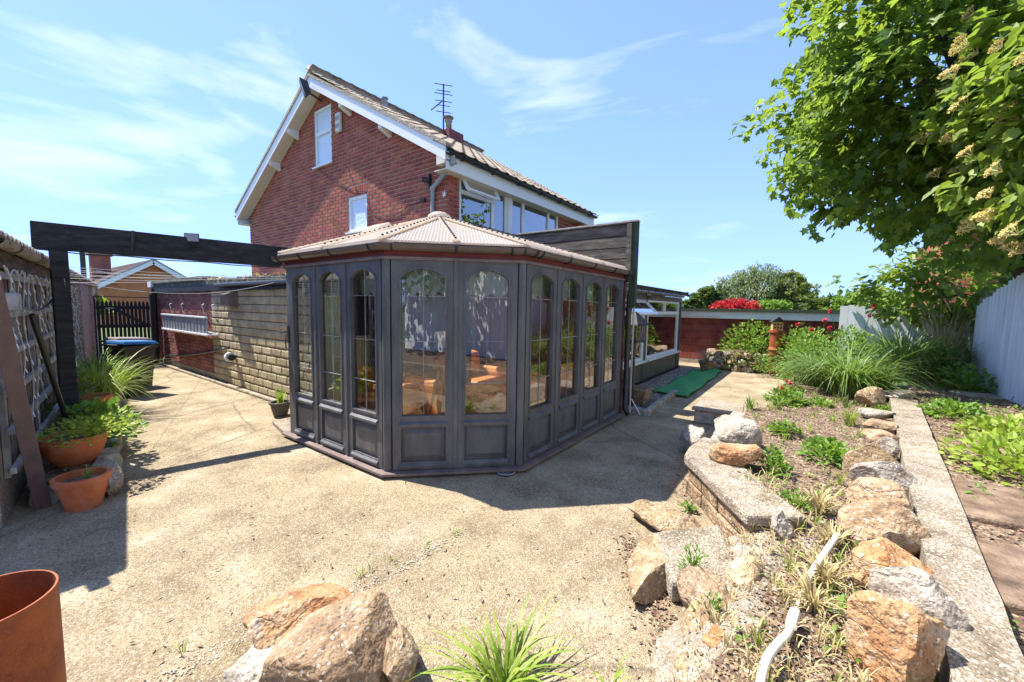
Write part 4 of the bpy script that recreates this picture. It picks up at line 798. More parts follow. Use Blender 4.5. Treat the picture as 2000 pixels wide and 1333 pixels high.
tp = thing('table_lamp', 'lamp with a pale drum shade and orange base on the wooden trestle', 'lamp', (-3.25, 3.13, .91)); MB().lathe([(.05, 0), (.085, .04), (.08, .12), (.02, .17), (.015, .22)], (-3.25, 3.13, .91), 20).build('base', 'terra', tp, smooth=True); MB().lathe([(.11, 0), (.09, .17)], (-3.25, 3.13, 1.12), 20).build('lamp_shade', 'cream', tp, smooth=True)
jk = thing('hanging_jacket', 'dark navy jacket hanging inside behind the third left pane', 'jacket', (-3.35, 2.75, 1.0)); mb = MB()
prof = [(.02, 1.62), (.06, 1.60), (.16, 1.54), (.235, 1.44), (.245, 1.2), (.23, 1.0), (.24, .90), (.20, .89)]
for r, z in prof:
    for j in range(20): a = 2*math.pi*j/20; k = 1+.07*math.sin(a*5+z*9); mb.v.append((-3.35+r*k*math.cos(a), 2.78+r*k*.4*math.sin(a), z))
for i in range(len(prof)-1):
    for j in range(20): a = i*20+j; b = i*20+(j+1) % 20; mb.f.append((a, b, b+20, a+20))
mb.build('body', 'navy', jk, smooth=True)
for s in (-1, 1): MB().tube([(-3.35+s*.2, 2.78, 1.5), (-3.35+s*.27, 2.76, 1.2), (-3.35+s*.25, 2.74, .98)], [.06, .065, .05], 10).build('sleeve', 'navy', jk, smooth=True)
MB().tube([(-3.35, 2.78, 1.62), (-3.35, 2.78, 1.78)], .005, 5).build('hook', 'dkmetal', jk)
bt = thing('candle', 'small white candle holder on the floor behind the first front pane', 'candle', (-2.85, 2.8, .052)); MB().lathe([(.025, 0), (.025, .22), (.01, .225)], (-2.85, 2.8, .40), 12).build('candle', 'white', bt); MB().lathe([(.12, 0), (.12, .02), (.02, .03), (.02, .345)], (-2.85, 2.8, .055), 16).build('stand', 'wood', bt)
hd = thing('door_lock', 'small dark door handle with hanging chain at the left end of the conservatory', 'door handle', (-4.87, 2.22, 1.2)); MB().tube([(-4.84, 2.215, 1.25), (-4.84, 2.17, 1.25), (-4.93, 2.165, 1.24)], .010, 6).build('lever', 'dkmetal', hd); P('plate', 'dkmetal', hd, (-4.86, -4.82, 2.207, 2.2145, 1.12, 1.32)); MB().tube([(-4.85, 2.19, 1.22), (-4.86, 2.185, 1.12), (-4.85, 2.19, 1.05)], .006, 5).build('chain', 'dkmetal', hd)
# drain cover
c = A(988, 925); dr = thing('drain_cover', 'round metal drain cover at the foot of the front corner', 'drain', (c.x, c.y, .008)); MB().lathe([(.085, 0), (.085, .012), (.07, .014)], (c.x, c.y, .006), 28).build('plate', 'black', dr); mb = MB(); 
for k in range(28): a = k*2*math.pi/28; b = (k+1)*2*math.pi/28; mb.bar((c.x+.083*math.cos(a), c.y+.083*math.sin(a), .02), (c.x+.083*math.cos(b), c.y+.083*math.sin(b), .02), .01, .01)
mb.build('ring', 'lead', dr)
for k in range(4): P('slot_bar', 'lead', dr, (c.x-.055, c.x+.055, c.y-.05+k*.033, c.y-.042+k*.033, .0205, .023))
# ---------------------------------------------------------------- grey clad lean-to beyond
GX = -2.83; lt = thing('clad_lean_to', 'grey boarded lean-to with white framed windows beyond the conservatory', 'lean-to', (-3.9, 8.6, 0))
a0 = AX(1232, 600, GX).y; wins = []
Y0, Y1 = 5.72, AX(1327, 650, GX).y
wA = (AX(1225, 600, GX).y-.55, AX(1257, 600, GX).y); wB = (AX(1263, 600, GX).y, AX(1324, 600, GX).y)
zs, zt_ = .50, 1.80
cl = MB()
for y0, y1, z0, z1 in ((Y0, Y1, 0, zs), (Y0, wA[0], zs, 1.9), (wA[1], wB[0], zs, 1.9), (wB[1], Y1, zs, 1.9), (Y0, Y1, zt_, 1.9)): cl.box(GX-.08, GX-.012, y0, y1, z0, z1)
cw = cl.build('clad_wall', 'greyclad', lt)
def brd(y0, y1, z0, z1):
    y = y0
    while y < y1-.03: MB().box(GX-.012, GX, y+.003, min(y+.095, y1), z0, z1).build('board', 'greyclad', cw); y += .098
brd(Y0, Y1, .04, zs-.04); brd(wA[1], wB[0], zs-.03, 1.86)
for y in (Y0+.02, wA[1]+.01, wB[0]-.08, wB[1]+.02, Y1-.08): MB().box(GX-.012, GX+.03, y, y+.07, .02, 1.88).build('batten', 'greyclad', cw)
P('base_board', 'blackwood', lt, (GX-.01, GX+.045, Y0, Y1, 0, .05)); P('head_board', 'greyclad', lt, (GX-.01, GX+.035, Y0, Y1, 1.78, 1.90)); P('end_wall', 'greyclad', lt, (-5.0, GX-.081, Y1-.08, Y1-.002, 0, 1.9))
mw = (wB[0]+wB[1])/2; w2 = win_x(GX+.03, wB[0], wB[1], zs, zt_, [], [(wB[0]+.06, wB[1]-.06, 1.50)], 'glass', lt); MB().box(GX-.04, GX+.034, mw-.04, mw+.04, 1.536, zt_-.06).build('mullion', 'upvc', w2)
P('sill', 'upvc', lt, (GX-.01, GX+.12, wB[0]-.04, wB[1]+.04, zs-.035, zs-.002)); w3 = win_x(GX+.03, wA[0], wA[1], zs, zt_, [], [(wA[0]+.06, wA[1]-.06, 1.50)], 'glass', lt); P('sill', 'upvc', lt, (GX-.01, GX+.12, wA[0]-.04, wA[1]+.04, zs-.035, zs-.002))
T = [(GX+.05, wA[0]+.05, zt_-.06), (GX+.05, wA[1]-.03, zt_-.06), (GX+.30, wA[1]-.03, 1.50), (GX+.30, wA[0]+.05, 1.50)]; mb = MB()
for i in range(4): mb.bar(T[i], T[(i+1) % 4], .05, .04, (1, 0, .6))
vv_ = mb.build('open_vent', 'upvc', w3); MB().add(T, [(0, 1, 2, 3)]).build('pane', 'glass', vv_)
P('roof', 'felt', lt, (-5.0, GX+.12, Y0-.03, Y1+.2, 1.965, 2.03)); P('roof_edge', 'feltgreen', lt, (-5.0, GX+.16, Y0-.03, Y1+.24, 2.031, 2.05))
mb = MB()
for k in range(int((Y1-Y0)/.42)): y = Y0+k*.42; mb.box(GX+.06, GX+.19, y, y+.40, 1.90, 1.964)
mb.build('gutter', 'gutbrown', lt, bevel=.02); P('floor', 'floor', lt, (-5.0, GX-.081, Y0, Y1-.1, 0, .05)); P('back_wall', 'valance', lt, (-5.03, -5.0, 5.8, Y1-.1, 0, 1.9))
c = AX(1268, 574, GX+.1); fl2 = thing('wall_spotlight', 'small black spotlight under the lean-to gutter', 'light', c); boxlamp(fl2, c, (1, -.5, -.3), .06, .05, .06); MB().lathe([(.04, -.10), (.045, -.06), (.02, -.05)], c, 10).build('sensor', 'black', fl2)
c = AX(1345, 578, GX+.15); bl = thing('eaves_camera', 'tiny black camera under the far end of the lean-to roof', 'camera', c); MB().tube([c+Vector((0, -.06, 0)), c+Vector((0, .06, 0))], .035, 10).build('body', 'black', bl)
MB().tube([c, c+Vector((-.05, 0, .12))], .01, 6).build('bracket', 'black', bl)
# ================================================================ LEFT SIDE: garage, trellis, pergola, bins, gate
gd = Vector((-.984, .176, 0)).normalized(); gn = Vector((-gd.y, gd.x, 0)) * -1; G0 = Vector((-4.36, .16, 0))
def gp(t, off, z): return G0 + gd*t + gn*off + Vector((0, 0, z))
def gt(px, py, off=0):                                     # photo point on the trellis plane -> distance along it, height
    d = ray(px, py); q = G0+gn*off; k = (q.dot(gn))/(d.dot(gn)); p = O+d*k; return (p-G0).dot(gd), p.z
def gbox(mb, t0, t1, o0, o1, z0, z1): mb.hexa([gp(t0, o0, z0), gp(t1, o0, z0), gp(t1, o1, z0), gp(t0, o1, z0), gp(t0, o0, z1), gp(t1, o0, z1), gp(t1, o1, z1), gp(t0, o1, z1)]); return mb
GE = gt(193, 640)[0]; TE = gt(158, 640)[0]
gar = thing('garage', 'old garage with slatted wall and corrugated roof along the left edge', 'garage', gp(4, -1.2, 0))
gbox(MB(), 0, TE, -2.5, -.13, 0, 1.93).build('body', 'blackwood', gar); gbox(MB(), 0, GE, -.13, -.09, 0, .3).build('plinth', 'conc_old', gar)
pn = gbox(MB(), TE, GE, -2.5, -.02, 0, 1.93).build('pebbledash_wall', 'pebble', gar)
for t in (TE, TE+(GE-TE)*.55, GE-.12): gbox(MB(), t, t+.12, -.02, .03, 0, 1.93).build('panel_rib', 'pebble', pn)
t = 0.02; k = 0
while t < TE-.06: gbox(MB(), t, t+.062+.012*math.sin(k*2.3), -.115, -.09, .3, 1.86).build('wall_slat', 'slat', gar); t += .118; k += 1
gbox(MB(), 0, GE, -.14, -.06, 1.80, 1.93).build('wall_plate', 'oldwood', gar)
rf = MB(); n = int((GE+.3)/.036)                                              # corrugated sheet roof
for i in range(n+1):
    t = -.1+(GE+.3)*i/n; z = .022*math.sin(i*2*math.pi/4)
    for o, zz in ((.03, 1.985), (-1.3, 2.32), (-2.65, 1.985)): a = gp(t, o, zz+z); rf.v.append(tuple(a))
for i in range(n):
    for j in range(2): a = i*3+j; rf.f.append((a, a+1, a+4, a+3))
ro = rf.build('corrugated_roof', 'asb', gar, smooth=True); md = ro.modifiers.new('thick', 'SOLIDIFY'); md.thickness = .012
gbox(MB(), 0, .03, -2.5, -.13, 1.93, 2.2).build('gable_board', 'oldwood', gar)
gm = MB(); prof = [(.05*math.cos(math.pi+math.pi*i/8), .05*math.sin(math.pi+math.pi*i/8)) for i in range(9)]; prof += [(a*.85, b*.85) for a, b in prof[::-1]]
gu = gm.prism([gp(-.1, a, 1.965+b) for a, b in prof], gd*(GE+.2)).build('gutter', 'conc_old', gar)
for k in range(8): MB().tube([gp(.4+k*1.0, .056*math.cos(math.pi+math.pi*i/8), 1.965+.056*math.sin(math.pi+math.pi*i/8)) for i in range(9)], .01, 6).build('bracket', 'gutbrown', gu)
tr = thing('trellis', 'grey wooden trellis panel fixed along the garage wall', 'trellis', gp(2, -.03, .2))
for z in (.36, .64, .91, 1.19, 1.46, 1.74): gbox(MB(), .1, TE-.02, -.05, -.02, z-.022, z+.022).build('rail', 'trellis', tr)
for k in range(9): t = .15+k*(TE-.3)/8; gbox(MB(), t, t+.045, -.085, -.055, .3, 1.8).build('upright', 'trellis', tr)
sg = thing('string_lights', 'white string of fairy lights draped down the trellis', 'string lights', gp(2, 0, 1.8)); top = MB(); 
pts = []
for k in range(60): t = .1+k*(TE-.2)/59; pts.append(gp(t, .0, 1.80-.05*abs(math.sin(k*.9))-.02*nz3(k, 0, .4)))
top.tube(pts, .006, 5).build('top_wire', 'bulbw', sg)
for k in range(19):
    t = .15+k*(TE-.25)/19; L = R.uniform(.35, 1.35); q = [gp(t+.018*math.sin(i*.9+k)+.008*R.uniform(-1, 1), .005+.012*math.sin(i+k), 1.79-L*i/9) for i in range(10)]
    sd = MB().tube(q, .0035, 5).build('light_strand', 'bulbw', sg); bb = MB()
    for i in range(1, 10): bb.tube([q[i], q[i]+Vector((R.uniform(-.03, .03), .01, -.035))], [.005, .003], 5)
    stuff(bb.build('bulbs', 'line', sd))
t, z = gt(32, 590, .05); so_ = thing('socket_box', 'grey weatherproof socket box on the trellis', 'socket', gp(t, .05, z)); gbox(MB(), t-.02, t+.12, -.03, .06, z-.06, z+.06).build('case', 'trellis', so_, bevel=.012); gbox(MB(), t+.121, t+.20, -.02, .05, z-.045, z+.045).build('plug', 'black', so_)
MB().tube(sag(gp(t+.2, .02, z-.01), (-5.96, .52, z+.03), .08, 8), .009, 6).build('cable', 'black', so_)
# leaning tool and brown post
a = gt(62, 615, .03); b = gt(128, 790, .12); ls = thing('leaning_broom', 'dark broomstick leaning against the trellis', 'broom', gp(b[0], .12, .2)); MB().tube([gp(a[0], .03, a[1]), gp(b[0], .14, .28)], .02, 8).build('handle', 'black', ls)
f = Vector((-4.60, .27, 0)); lp = thing('leaning_post', 'thick brown painted post leaning at the left edge', 'post', f); MB().bar(f, f+Vector((.585, -.166, 1.70)), .085, .085, (0, 1, 0)).build('post', 'brownpost', lp, bevel=.006)
# pergola
pg = thing('pergola', 'black timber pergola beam on a square post spanning to the conservatory', 'pergola', (-5.98, .58, 0))
ba, bb_ = Vector((-6.03, .42, 2.19)), Vector((-5.40, 2.92, 2.165)); MB().bar(ba, bb_, .07, .26).build('beam', 'beam', pg, bevel=.008)
MB().box(-6.045, -5.925, .52, .64, 0, 2.06).build('post', 'beam', pg, bevel=.006)
MB().tube([ba.lerp(bb_, .28)+Vector((.036, -.01, .13)), ba.lerp(bb_, .275)+Vector((.045, -.01, .0)), ba.lerp(bb_, .272)+Vector((.042, -.01, -.1))], [.02, .014, .006], 6).build('tar_drip', 'black', pg)
c = AX(381, 466, -5.72); sp = thing('beam_floodlight', 'small black and silver floodlight on the pergola beam', 'light', c); boxlamp(sp, c+Vector((.03, -.04, 0)), (.8, -.6, -.1), .075, .05, .05); MB().tube([c+Vector((.0, -.02, -.08)), c+Vector((.02, -.06, -.09))], .03, 10).build('sensor', 'black', sp)
MB().tube([ba+Vector((.045, 0, -.135))]+[ba.lerp(bb_, k/8)+Vector((.045, 0, -.14-.012*(k % 2))) for k in range(1, 9)], .006, 6).build('slung_cable', 'black', pg)
# washing lines
wl_ = thing('washing_lines', 'bundle of white washing lines strung from the pergola post to the stone wall', 'washing line', (-5.96, .62, 1.85))
for k, (px, py, dz) in enumerate(((560, 541, .02), (545, 544, .035), (520, 540, .02), (480, 545, .03), (440, 541, .015), (400, 547, .02), (545, 549, .16), (330, 550, .01))):
    MB().tube(sag((-5.97, .63, 1.90-.022*k), AY(px, py, SY-.07), dz, 14), .0022, 5).build('line', 'line', wl_)
MB().tube(sag((-5.93, .60, 1.78), (-5.94, .64, .9), 0, 4), .006, 5).build('hanging_cord', 'line', wl_)
# bins
def bin_(label, c, rz, lidm, name='wheelie_bin'):
    t = thing(name, label, 'bin', (c[0], c[1], 0)); ca, sa = math.cos(rz), math.sin(rz)
    def pt(x, y, z): return (c[0]+x*ca-y*sa, c[1]+x*sa+y*ca, z)
    b = MB(); s0, s1 = .165, .21; b.hexa([pt(-s0, -s0-.03, .10), pt(s0, -s0-.03, .10), pt(s0, s0, .06), pt(-s0, s0, .06), pt(-s1, -s1-.05, .84), pt(s1, -s1-.05, .84), pt(s1, s1, .84), pt(-s1, s1, .84)]); b.build('body', 'binbody', t, bevel=.02)
    b = MB(); b.hexa([pt(-s1-.02, -s1-.07, .79), pt(s1+.02, -s1-.07, .79), pt(s1+.02, s1+.02, .79), pt(-s1-.02, s1+.02, .79), pt(-s1-.02, -s1-.07, .84), pt(s1+.02, -s1-.07, .84), pt(s1+.02, s1+.02, .84), pt(-s1-.02, s1+.02, .84)]); b.build('rim', 'binbody', t, bevel=.01)
    b = MB(); q = s1+.03; b.hexa([pt(-q, -q-.06, .845), pt(q, -q-.06, .845), pt(q, q, .87), pt(-q, q, .87), pt(-q*.86, -q*.85-.05, .90), pt(q*.86, -q*.85-.05, .90), pt(q*.86, q*.9, .925), pt(-q*.86, q*.9, .925)]); ld = b.build('lid', lidm, t, bevel=.015)
    MB().tube([pt(-.2, q+.05, .86), pt(.2, q+.05, .86)], .016, 8).build('handle', 'black', t)
    for s in (-1, 1): MB().tube([pt(s*.18, s0+.02, .10), pt(s*.24, s0+.02, .10)], .10, 18).build('wheel', 'black', t)
    MB().tube([pt(-.18, s0+.02, .10), pt(.18, s0+.02, .10)], .012, 6).build('axle', 'dkmetal', t)
bin_('dark brown wheelie bin with a blue lid standing beside the gate', (-9.15, 1.62), .35+math.pi, 'binblue'); bin_('dark wheelie bin with a pale lid behind the blue-lidded bin', (-10.0, 1.72), .25+math.pi, 'sill')
# picket gate
gx_ = -13.25; ga = thing('picket_gate', 'black picket gate across the end of the side passage', 'gate', (gx_, 2.25, 0)); ya, yb = 1.80, 2.74; n = 13
for k in range(n):
    y = ya+(yb-ya)*(k+.5)/n; w_ = .026; P_ = [(gx_+.0, y-w_, .08), (gx_, y+w_, .08), (gx_, y+w_, 1.53), (gx_, y, 1.60), (gx_, y-w_, 1.53)]; MB().prism(P_, (-.018, 0, 0)).build('picket', 'blackwood', ga)
for z in (.3, .98, 1.42): P('rail', 'blackwood', ga, (gx_+.001, gx_+.035, ya, yb, z-.04, z+.04))
MB().bar((gx_+.02, ya+.25, 1.42), (gx_+.02, yb-.05, .98), .07, .03, (1, 0, 0)).build('brace', 'blackwood', ga); P('top_bar', 'blackwood', ga, (gx_-.02, gx_+.02, ya-.05, yb+.05, 1.66, 1.68)); P('post', 'blackwood', ga, (gx_-.05, gx_+.05, ya-.09, ya-.01, 0, 1.68)); P('post', 'blackwood', ga, (gx_-.05, gx_+.05, yb+.01, yb+.11, 0, 1.75)); P('latch', 'lead', ga, (gx_+.036, gx_+.05, ya+.15, ya+.3, 1.39, 1.42))
# raised left bed with stone edging
kd = Vector((-.986, .166, 0)).normalized(); K0 = Vector((-4.42, .66, 0)); kn = Vector((.166, .986, 0)); t = 0; k = 0
eg = thing('bed_edging', 'rough stone edging along the left plant bed', 'edging', K0)
while t < 4.6:
    L = R.uniform(.3, .45); rr_ = rock(None, K0+kd*(t+L/2)-kn*.07+Vector((0, 0, .11)), (L*.98, .17, .28), 'kerb' if k % 3 else 'rock_grey', 40+k, math.atan2(kd.y, kd.x), .62, name='edging_stone', parent=eg); t += L; k += 1
for j, q in enumerate((Vector((-4.66, .36, .06)), Vector((-4.68, .55, .07)))): rock(None, q, (.2, .26, .22), 'kerb', 60+j, .3*j, .6, name='edging_stone', parent=eg)
mb = MB(); vs = []; fs = []; nn = 60
for i in range(nn+1):
    t = .30+8.55*i/nn
    for j in range(9): off = -.02+.42*j/8; q = G0+gd*t+gn*off; vs.append((q.x, q.y, .17+.03*nz3(q.x, q.y, 3)+.02*nz3(q.x, q.y, 9)))
for i in range(nn):
    for j in range(8): a = i*9+j; fs.append((a, a+1, a+10, a+9))
struct(mb.add(vs, fs).build('left_bed_soil', 'soil', smooth=True))
scatter('left_bed_litter', 'litter', [tuple(gp(R.uniform(.4, 4), R.uniform(0, .42), .20)) for _ in range(700)], .03, 'oval')
def pot(name, label, c, prof, m, cat='pot', soil=None, n=36):
    t = thing(name, label, cat, c); MB().lathe(prof, c, n).build('pot_body', m, t, smooth=False)
    if soil: MB().lathe([(0.005, soil[1]-.01), (soil[0], soil[1]), (soil[0]*.6, soil[1]+.012), (.01, soil[1]+.02)], c, 20).build('soil', 'soil', t)
    return t
def terra_prof(r0, r1, h, rim=.045, th=.018): return [(r0*.5, 0), (r0, 0), (r0+(r1-r0)*.86, h-rim), (r1+.006, h-rim), (r1+.012, h-rim*.3), (r1+.008, h), (r1-th, h), (r1-th-.01, h*.6), (r0*.5, h*.5)]
def smooth_obj(t):
    for o in t.children:
        if o.type == 'MESH': o.data.polygons.foreach_set('use_smooth', [True]*len(o.data.polygons)); o.data.set_sharp_from_angle(angle=math.radians(35))
def atpx(px, py, z): return A(px, py, z)
c = Vector((-4.38, .46, 0)); sp_ = pot('terracotta_pot', 'small terracotta pot with straggly seedlings in front of the bed', c, terra_prof(.10, .155, .25), 'terra', soil=(.13, .2)); smooth_obj(sp_)
clump('seedling', 'sparse seedlings growing in the small terracotta pot', c+Vector((.02, .02, .21)), 16, .13, .10, .004, .8, 'herb', lean=.5)
c2 = A(146, 878, .30); c2.z = .17; bp_ = pot('terracotta_bowl', 'wide terracotta bowl planter beside the black pergola post', c2, [(.06, 0), (.11, 0), (.17, .09), (.205, .20), (.215, .24), (.21, .26), (.19, .26), (.17, .2), (.05, .18)], 'terra', soil=(.185, .22)); smooth_obj(bp_)
herb('trailing_plant', 'yellowish trailing shrub spilling over the terracotta bowl', c2+Vector((.08, .10, .24)), .36, .16, 750, .035, 'oval', 'lime', stems=14)
herb('leafy_plant', 'broad-leaved green plant growing behind the terracotta bowl', c2+Vector((-.55, .22, .02)), .34, .42, 420, .075, 'oval', 'herb')
herb('leafy_plant', 'low light green plant at the bed edge near the pergola post', c2+Vector((-1.0, .28, .0)), .30, .32, 380, .06, 'oval', 'lime')
g3 = A(205, 745, .35); g3.z = .18; herb('geranium', 'bushy plant with an orange flower beside the pergola post', c2+Vector((-1.3, .16, .02)), .3, .55, 380, .06, 'oval', 'darktree', flowers=(1, .05, .55, .07, 'orfl'))
q = K0+kd*3.3-kn*.2; q.z = .17; clump('arching_grass', 'tall arching grass clump drooping over beside the bins', q, 330, .85, .62, .008, .95, 'blade_y', lean=.62, seg=7); q = K0+kd*3.9-kn*.25; q.z = .17; clump('arching_grass', 'darker upright grass clump between trellis and bins', q, 260, .75, .4, .008, .6, 'blade', lean=.5, seg=6)
pot('plant_pot', 'round terracotta pot half hidden by plants behind the pergola post', K0+kd*2.5-kn*.22+Vector((0, 0, .17)), terra_prof(.12, .17, .26), 'terra', soil=(.14, .2))
c = A(548, 812, 0); dk = pot('glazed_pot', 'small dark glazed pot by the stone wall', c, terra_prof(.085, .135, .20, .025), 'skin', soil=(.11, .16)); clump('spiky_plant', 'bright green broad-bladed plant in the dark glazed pot', c+Vector((0, 0, .17)), 14, .26, .12, .016, .5, 'lime', lean=.45)
c = Vector((-2.13, .02, 0)); rp_ = thing('rusty_planter', 'tall open rust-red steel cylinder in the near left corner', 'planter', c)
# rusty cylinder: thin rolled sheet, open top
c = A(-42, 1180, .6); c.z = 0; rp_.location = c; ORG[rp_] = c.copy()
cyl = MB().lathe([(.001, .02), (.165, .02), (.17, 0), (.17, .6), (.164, .6), (.164, .06), (.001, .05)], c, 56).build('shell', 'rust', rp_); cyl.data.polygons.foreach_set('use_smooth', [True]*len(cyl.data.polygons)); cyl.data.set_sharp_from_angle(angle=math.radians(40))
# ================================================================ RIGHT SIDE: rockery, bed, fence
vdir = lambda p: Vector((p.x, p.y, 0)).normalized()
def prock(label, box, zb, h, m='rock', seed=1, flat=0, dep=None, group=None, tilt=0, rz=0, sx=1.0, rough=.09):
    x0, y0, x1, y1 = box; cx = (x0+x1)/2; fr = A(cx, y1, zb); bk = A(cx, y0, zb+h); d = dep or min(.55, max(.14, (bk-fr).length)); v = vdir(fr); ce = fr + v*d/2; ce.z = zb+h*.42
    wa, wb = A(x0, (y0+y1)/2, zb+h*.5), A(x1, (y0+y1)/2, zb+h*.5); w_ = abs((wb-wa).dot(Vector((v.y, -v.x, 0))))
    return rock(label, ce, (w_*sx*1.08, d*1.1, h*1.22), m, seed, math.atan2(v.y, v.x)-math.pi/2+rz, flat, group, tilt=tilt, rough=rough)
row = 'rocks along the concrete strip'
spec = [('flat pale slab at the far end of the rock row', (1723, 756, 1779, 781), .36, .10, 'rock_grey', .5), ('brown wedge rock beside the far flat slab', (1674, 760, 1726, 794), .30, .22, 'rock', 0), ('thin flat stone behind the mossy stones in the row', (1680, 797, 1749, 817), .33, .10, 'rock_grey', .5),
 ('mossy flat slab in the rock row', (1685, 815, 1752, 842), .34, .09, 'rock', .5), ('tan flat slab below the mossy slab in the rock row', (1687, 838, 1760, 865), .34, .10, 'rock', .5), ('small grey rock between the flat slabs and the brown peak', (1700, 858, 1756, 888), .33, .12, 'rock_grey', 0),
 ('brown peaked rock in the middle of the row', (1652, 872, 1764, 952), .27, .28, 'rock', 0), ('pale grey rounded rock below the brown peaked rock', (1664, 917, 1783, 972), .28, .22, 'rock_grey', 0), ('cracked brown rock leaning on the strip, mid row', (1655, 956, 1792, 1030), .27, .22, 'rock', 0),
 ('broad tan rock next above the dark-creviced orange rock', (1642, 994, 1806, 1090), .26, .22, 'rock', 0), ('orange rock with a dark crevice in the row', (1648, 1055, 1812, 1168), .26, .22, 'rock_orange', 0), ('large pale grey boulder near the front of the row', (1658, 1140, 1856, 1262), .26, .24, 'rock_grey', 0), ('big orange boulder at the bottom right front of the row', (1620, 1235, 1858, 1370), .24, .26, 'rock_orange', 0)]
for i, (lb, bx_, zb, h, m, fl0) in enumerate(spec): prock(lb, bx_, zb, h, m, 101+i*7, fl0, group=row, tilt=.12 if not fl0 else 0, rz=.25*((i*37) % 5-2)/2)
prock('orange-topped boulder behind the large flat boulder at the bottom', (495, 1132, 715, 1300), .0, .20, 'rock_orange', 211, .75, dep=.34); prock('large flat sandstone boulder at the bottom centre', (540, 1190, 785, 1400), .0, .27, 'rock', 223, .6, dep=.36, rz=.5); prock('dark brown rock tucked behind the large flat boulder', (740, 1255, 822, 1370), .0, .2, 'rock', 231, 0, dep=.22); prock('rough grey mortared stone at the lower left of the flat boulder', (450, 1270, 600, 1400), 0, .13, 'rock_grey', 235, .6, dep=.3)
prock('flat tan stone at the top of the low rockery steps', (1232, 984, 1352, 1045), .0, .11, 'rock', 241, .55, dep=.34); prock('long sandstone edging block of the rockery step', (1238, 1042, 1318, 1185), .0, .15, 'rock', 251, .55, dep=.6, rz=-.3); prock('upright tan stone above the pair of round stones', (1322, 1120, 1432, 1240), .0, .2, 'rock', 261, .7, dep=.26); prock('small tan stone at the top edge of the cobbled slope', (1415, 1100, 1482, 1165), .14, .14, 'rock', 265, 0, dep=.2)
prock('tall brown stone in front of the rockery step', (1325, 1185, 1400, 1290), .0, .2, 'rock', 268, 0, dep=.2); prock('round orange stone at the bottom of the rockery', (1368, 1248, 1432, 1345), .04, .2, 'rock_orange', 271, 0, dep=.2); prock('pale round stone left of the round orange stone', (1350, 1245, 1400, 1330), .02, .17, 'rock_grey', 275, 0, dep=.18); prock('small orange stone on the bottom edge beside the hose', (1428, 1300, 1475, 1360), .1, .14, 'rock_orange', 277, 0, dep=.15); prock('flat tan stone on the patio below the round orange stone', (1310, 1315, 1400, 1380), 0, .1, 'rock', 279, .6, dep=.2)
prock('knobbly grey stone at the near end of the retaining wall', (1500, 1022, 1545, 1070), .2, .16, 'rock_grey', 281, 0, dep=.18, rough=.2)
prock('rough grey-topped boulder standing on the wall', (1388, 812, 1480, 878), .28, .26, 'rock_grey', 291, .75, dep=.3); prock('squared golden sandstone block on the wall', (1390, 846, 1480, 912), .33, .16, 'rock_orange', 301, .6, dep=.24, rz=.35); prock('weathered stone at the outer bend of the wall', (1332, 828, 1388, 892), .0, .26, 'rock_grey', 311, .8, dep=.34)
bk = thing('concrete_block', 'pale concrete bench block at the end of the raised bed', 'block', (-1.0, 6.3, 0)); MB().hexa([(-1.22, 6.0, 0), (-.66, 6.05, 0), (-.70, 6.62, 0), (-1.22, 6.62, 0), (-1.22, 6.0, .18), (-.66, 6.05, .18), (-.70, 6.62, .18), (-1.22, 6.62, .18)]).build('block', 'kerb', bk, bevel=.02); MB().hexa([(-1.25, 5.97, .182), (-.63, 6.02, .182), (-.68, 6.66, .182), (-1.25, 6.66, .182), (-1.25, 5.97, .225), (-.63, 6.02, .225), (-.68, 6.66, .225), (-1.25, 6.66, .225)]).build('slab', 'conc_old', bk, bevel=.012)
# retaining wall
rw = thing('retaining_wall', 'low stone retaining wall with a broad concrete coping curving round the bed', 'wall', (-.5, 3.3, 0)); pl = [Vector((x, y, 0)) for x, y in WALL_OUT]; k = 0
core = MB()
for i in range(len(pl)-1):
    a, b = pl[i], pl[i+1]; d = (b-a).normalized(); n_ = Vector((-d.y, d.x, 0)); n_ = n_ if n_.x > 0 else -n_; L = (b-a).length; cnt = max(1, round(L/.34))
    core.hexa([a+n_*.03, b+n_*.03, b+n_*.3, a+n_*.3] + [q+Vector((0, 0, .25)) for q in (a+n_*.03, b+n_*.03, b+n_*.3, a+n_*.3)])
    cp = MB(); e = d*.008; q0, q1, q2, q3 = a-n_*.03-e, b-n_*.03+e, b+n_*.34+e, a+n_*.34-e; zt1 = .335+.004*(i % 2); jt = [Vector((0, 0, R.uniform(-.008, .008))) for _ in range(4)]
    cp.hexa([q+Vector((0, 0, .255)) for q in (q0, q1, q2, q3)] + [q+Vector((0, 0, zt1))+j for q, j in zip((q0, q1, q2, q3), jt)]); cp.build('coping', 'conc_old', rw, bevel=.018)
    for c_ in range(2):
        z0, z1 = (.0, .118) if c_ == 0 else (.128, .25)
        for j in range(cnt):
            s0, s1 = a.lerp(b, j/cnt)+d*.005, a.lerp(b, (j+1)/cnt)-d*.005; f = R.uniform(-.012, .012); MB().hexa([s0+n_*f+Vector((0, 0, z0)), s1+n_*f+Vector((0, 0, z0)), s1+n_*.15+Vector((0, 0, z0)), s0+n_*.15+Vector((0, 0, z0)), s0+n_*f+Vector((0, 0, z1)), s1+n_*f+Vector((0, 0, z1)), s1+n_*.15+Vector((0, 0, z1)), s0+n_*.15+Vector((0, 0, z1))]).build('stone_block', 'rock', rw, bevel=.014); k += 1
core.build('core', 'stonemort', rw)
for (y0, y1) in ((4.26, 4.72), (4.74, 5.25), (5.27, 5.95)): MB().box(-.76+R.uniform(-.02, .02), -.5, y0, y1, 0, .26).build('stone_block', 'kerb', rw, bevel=.02)
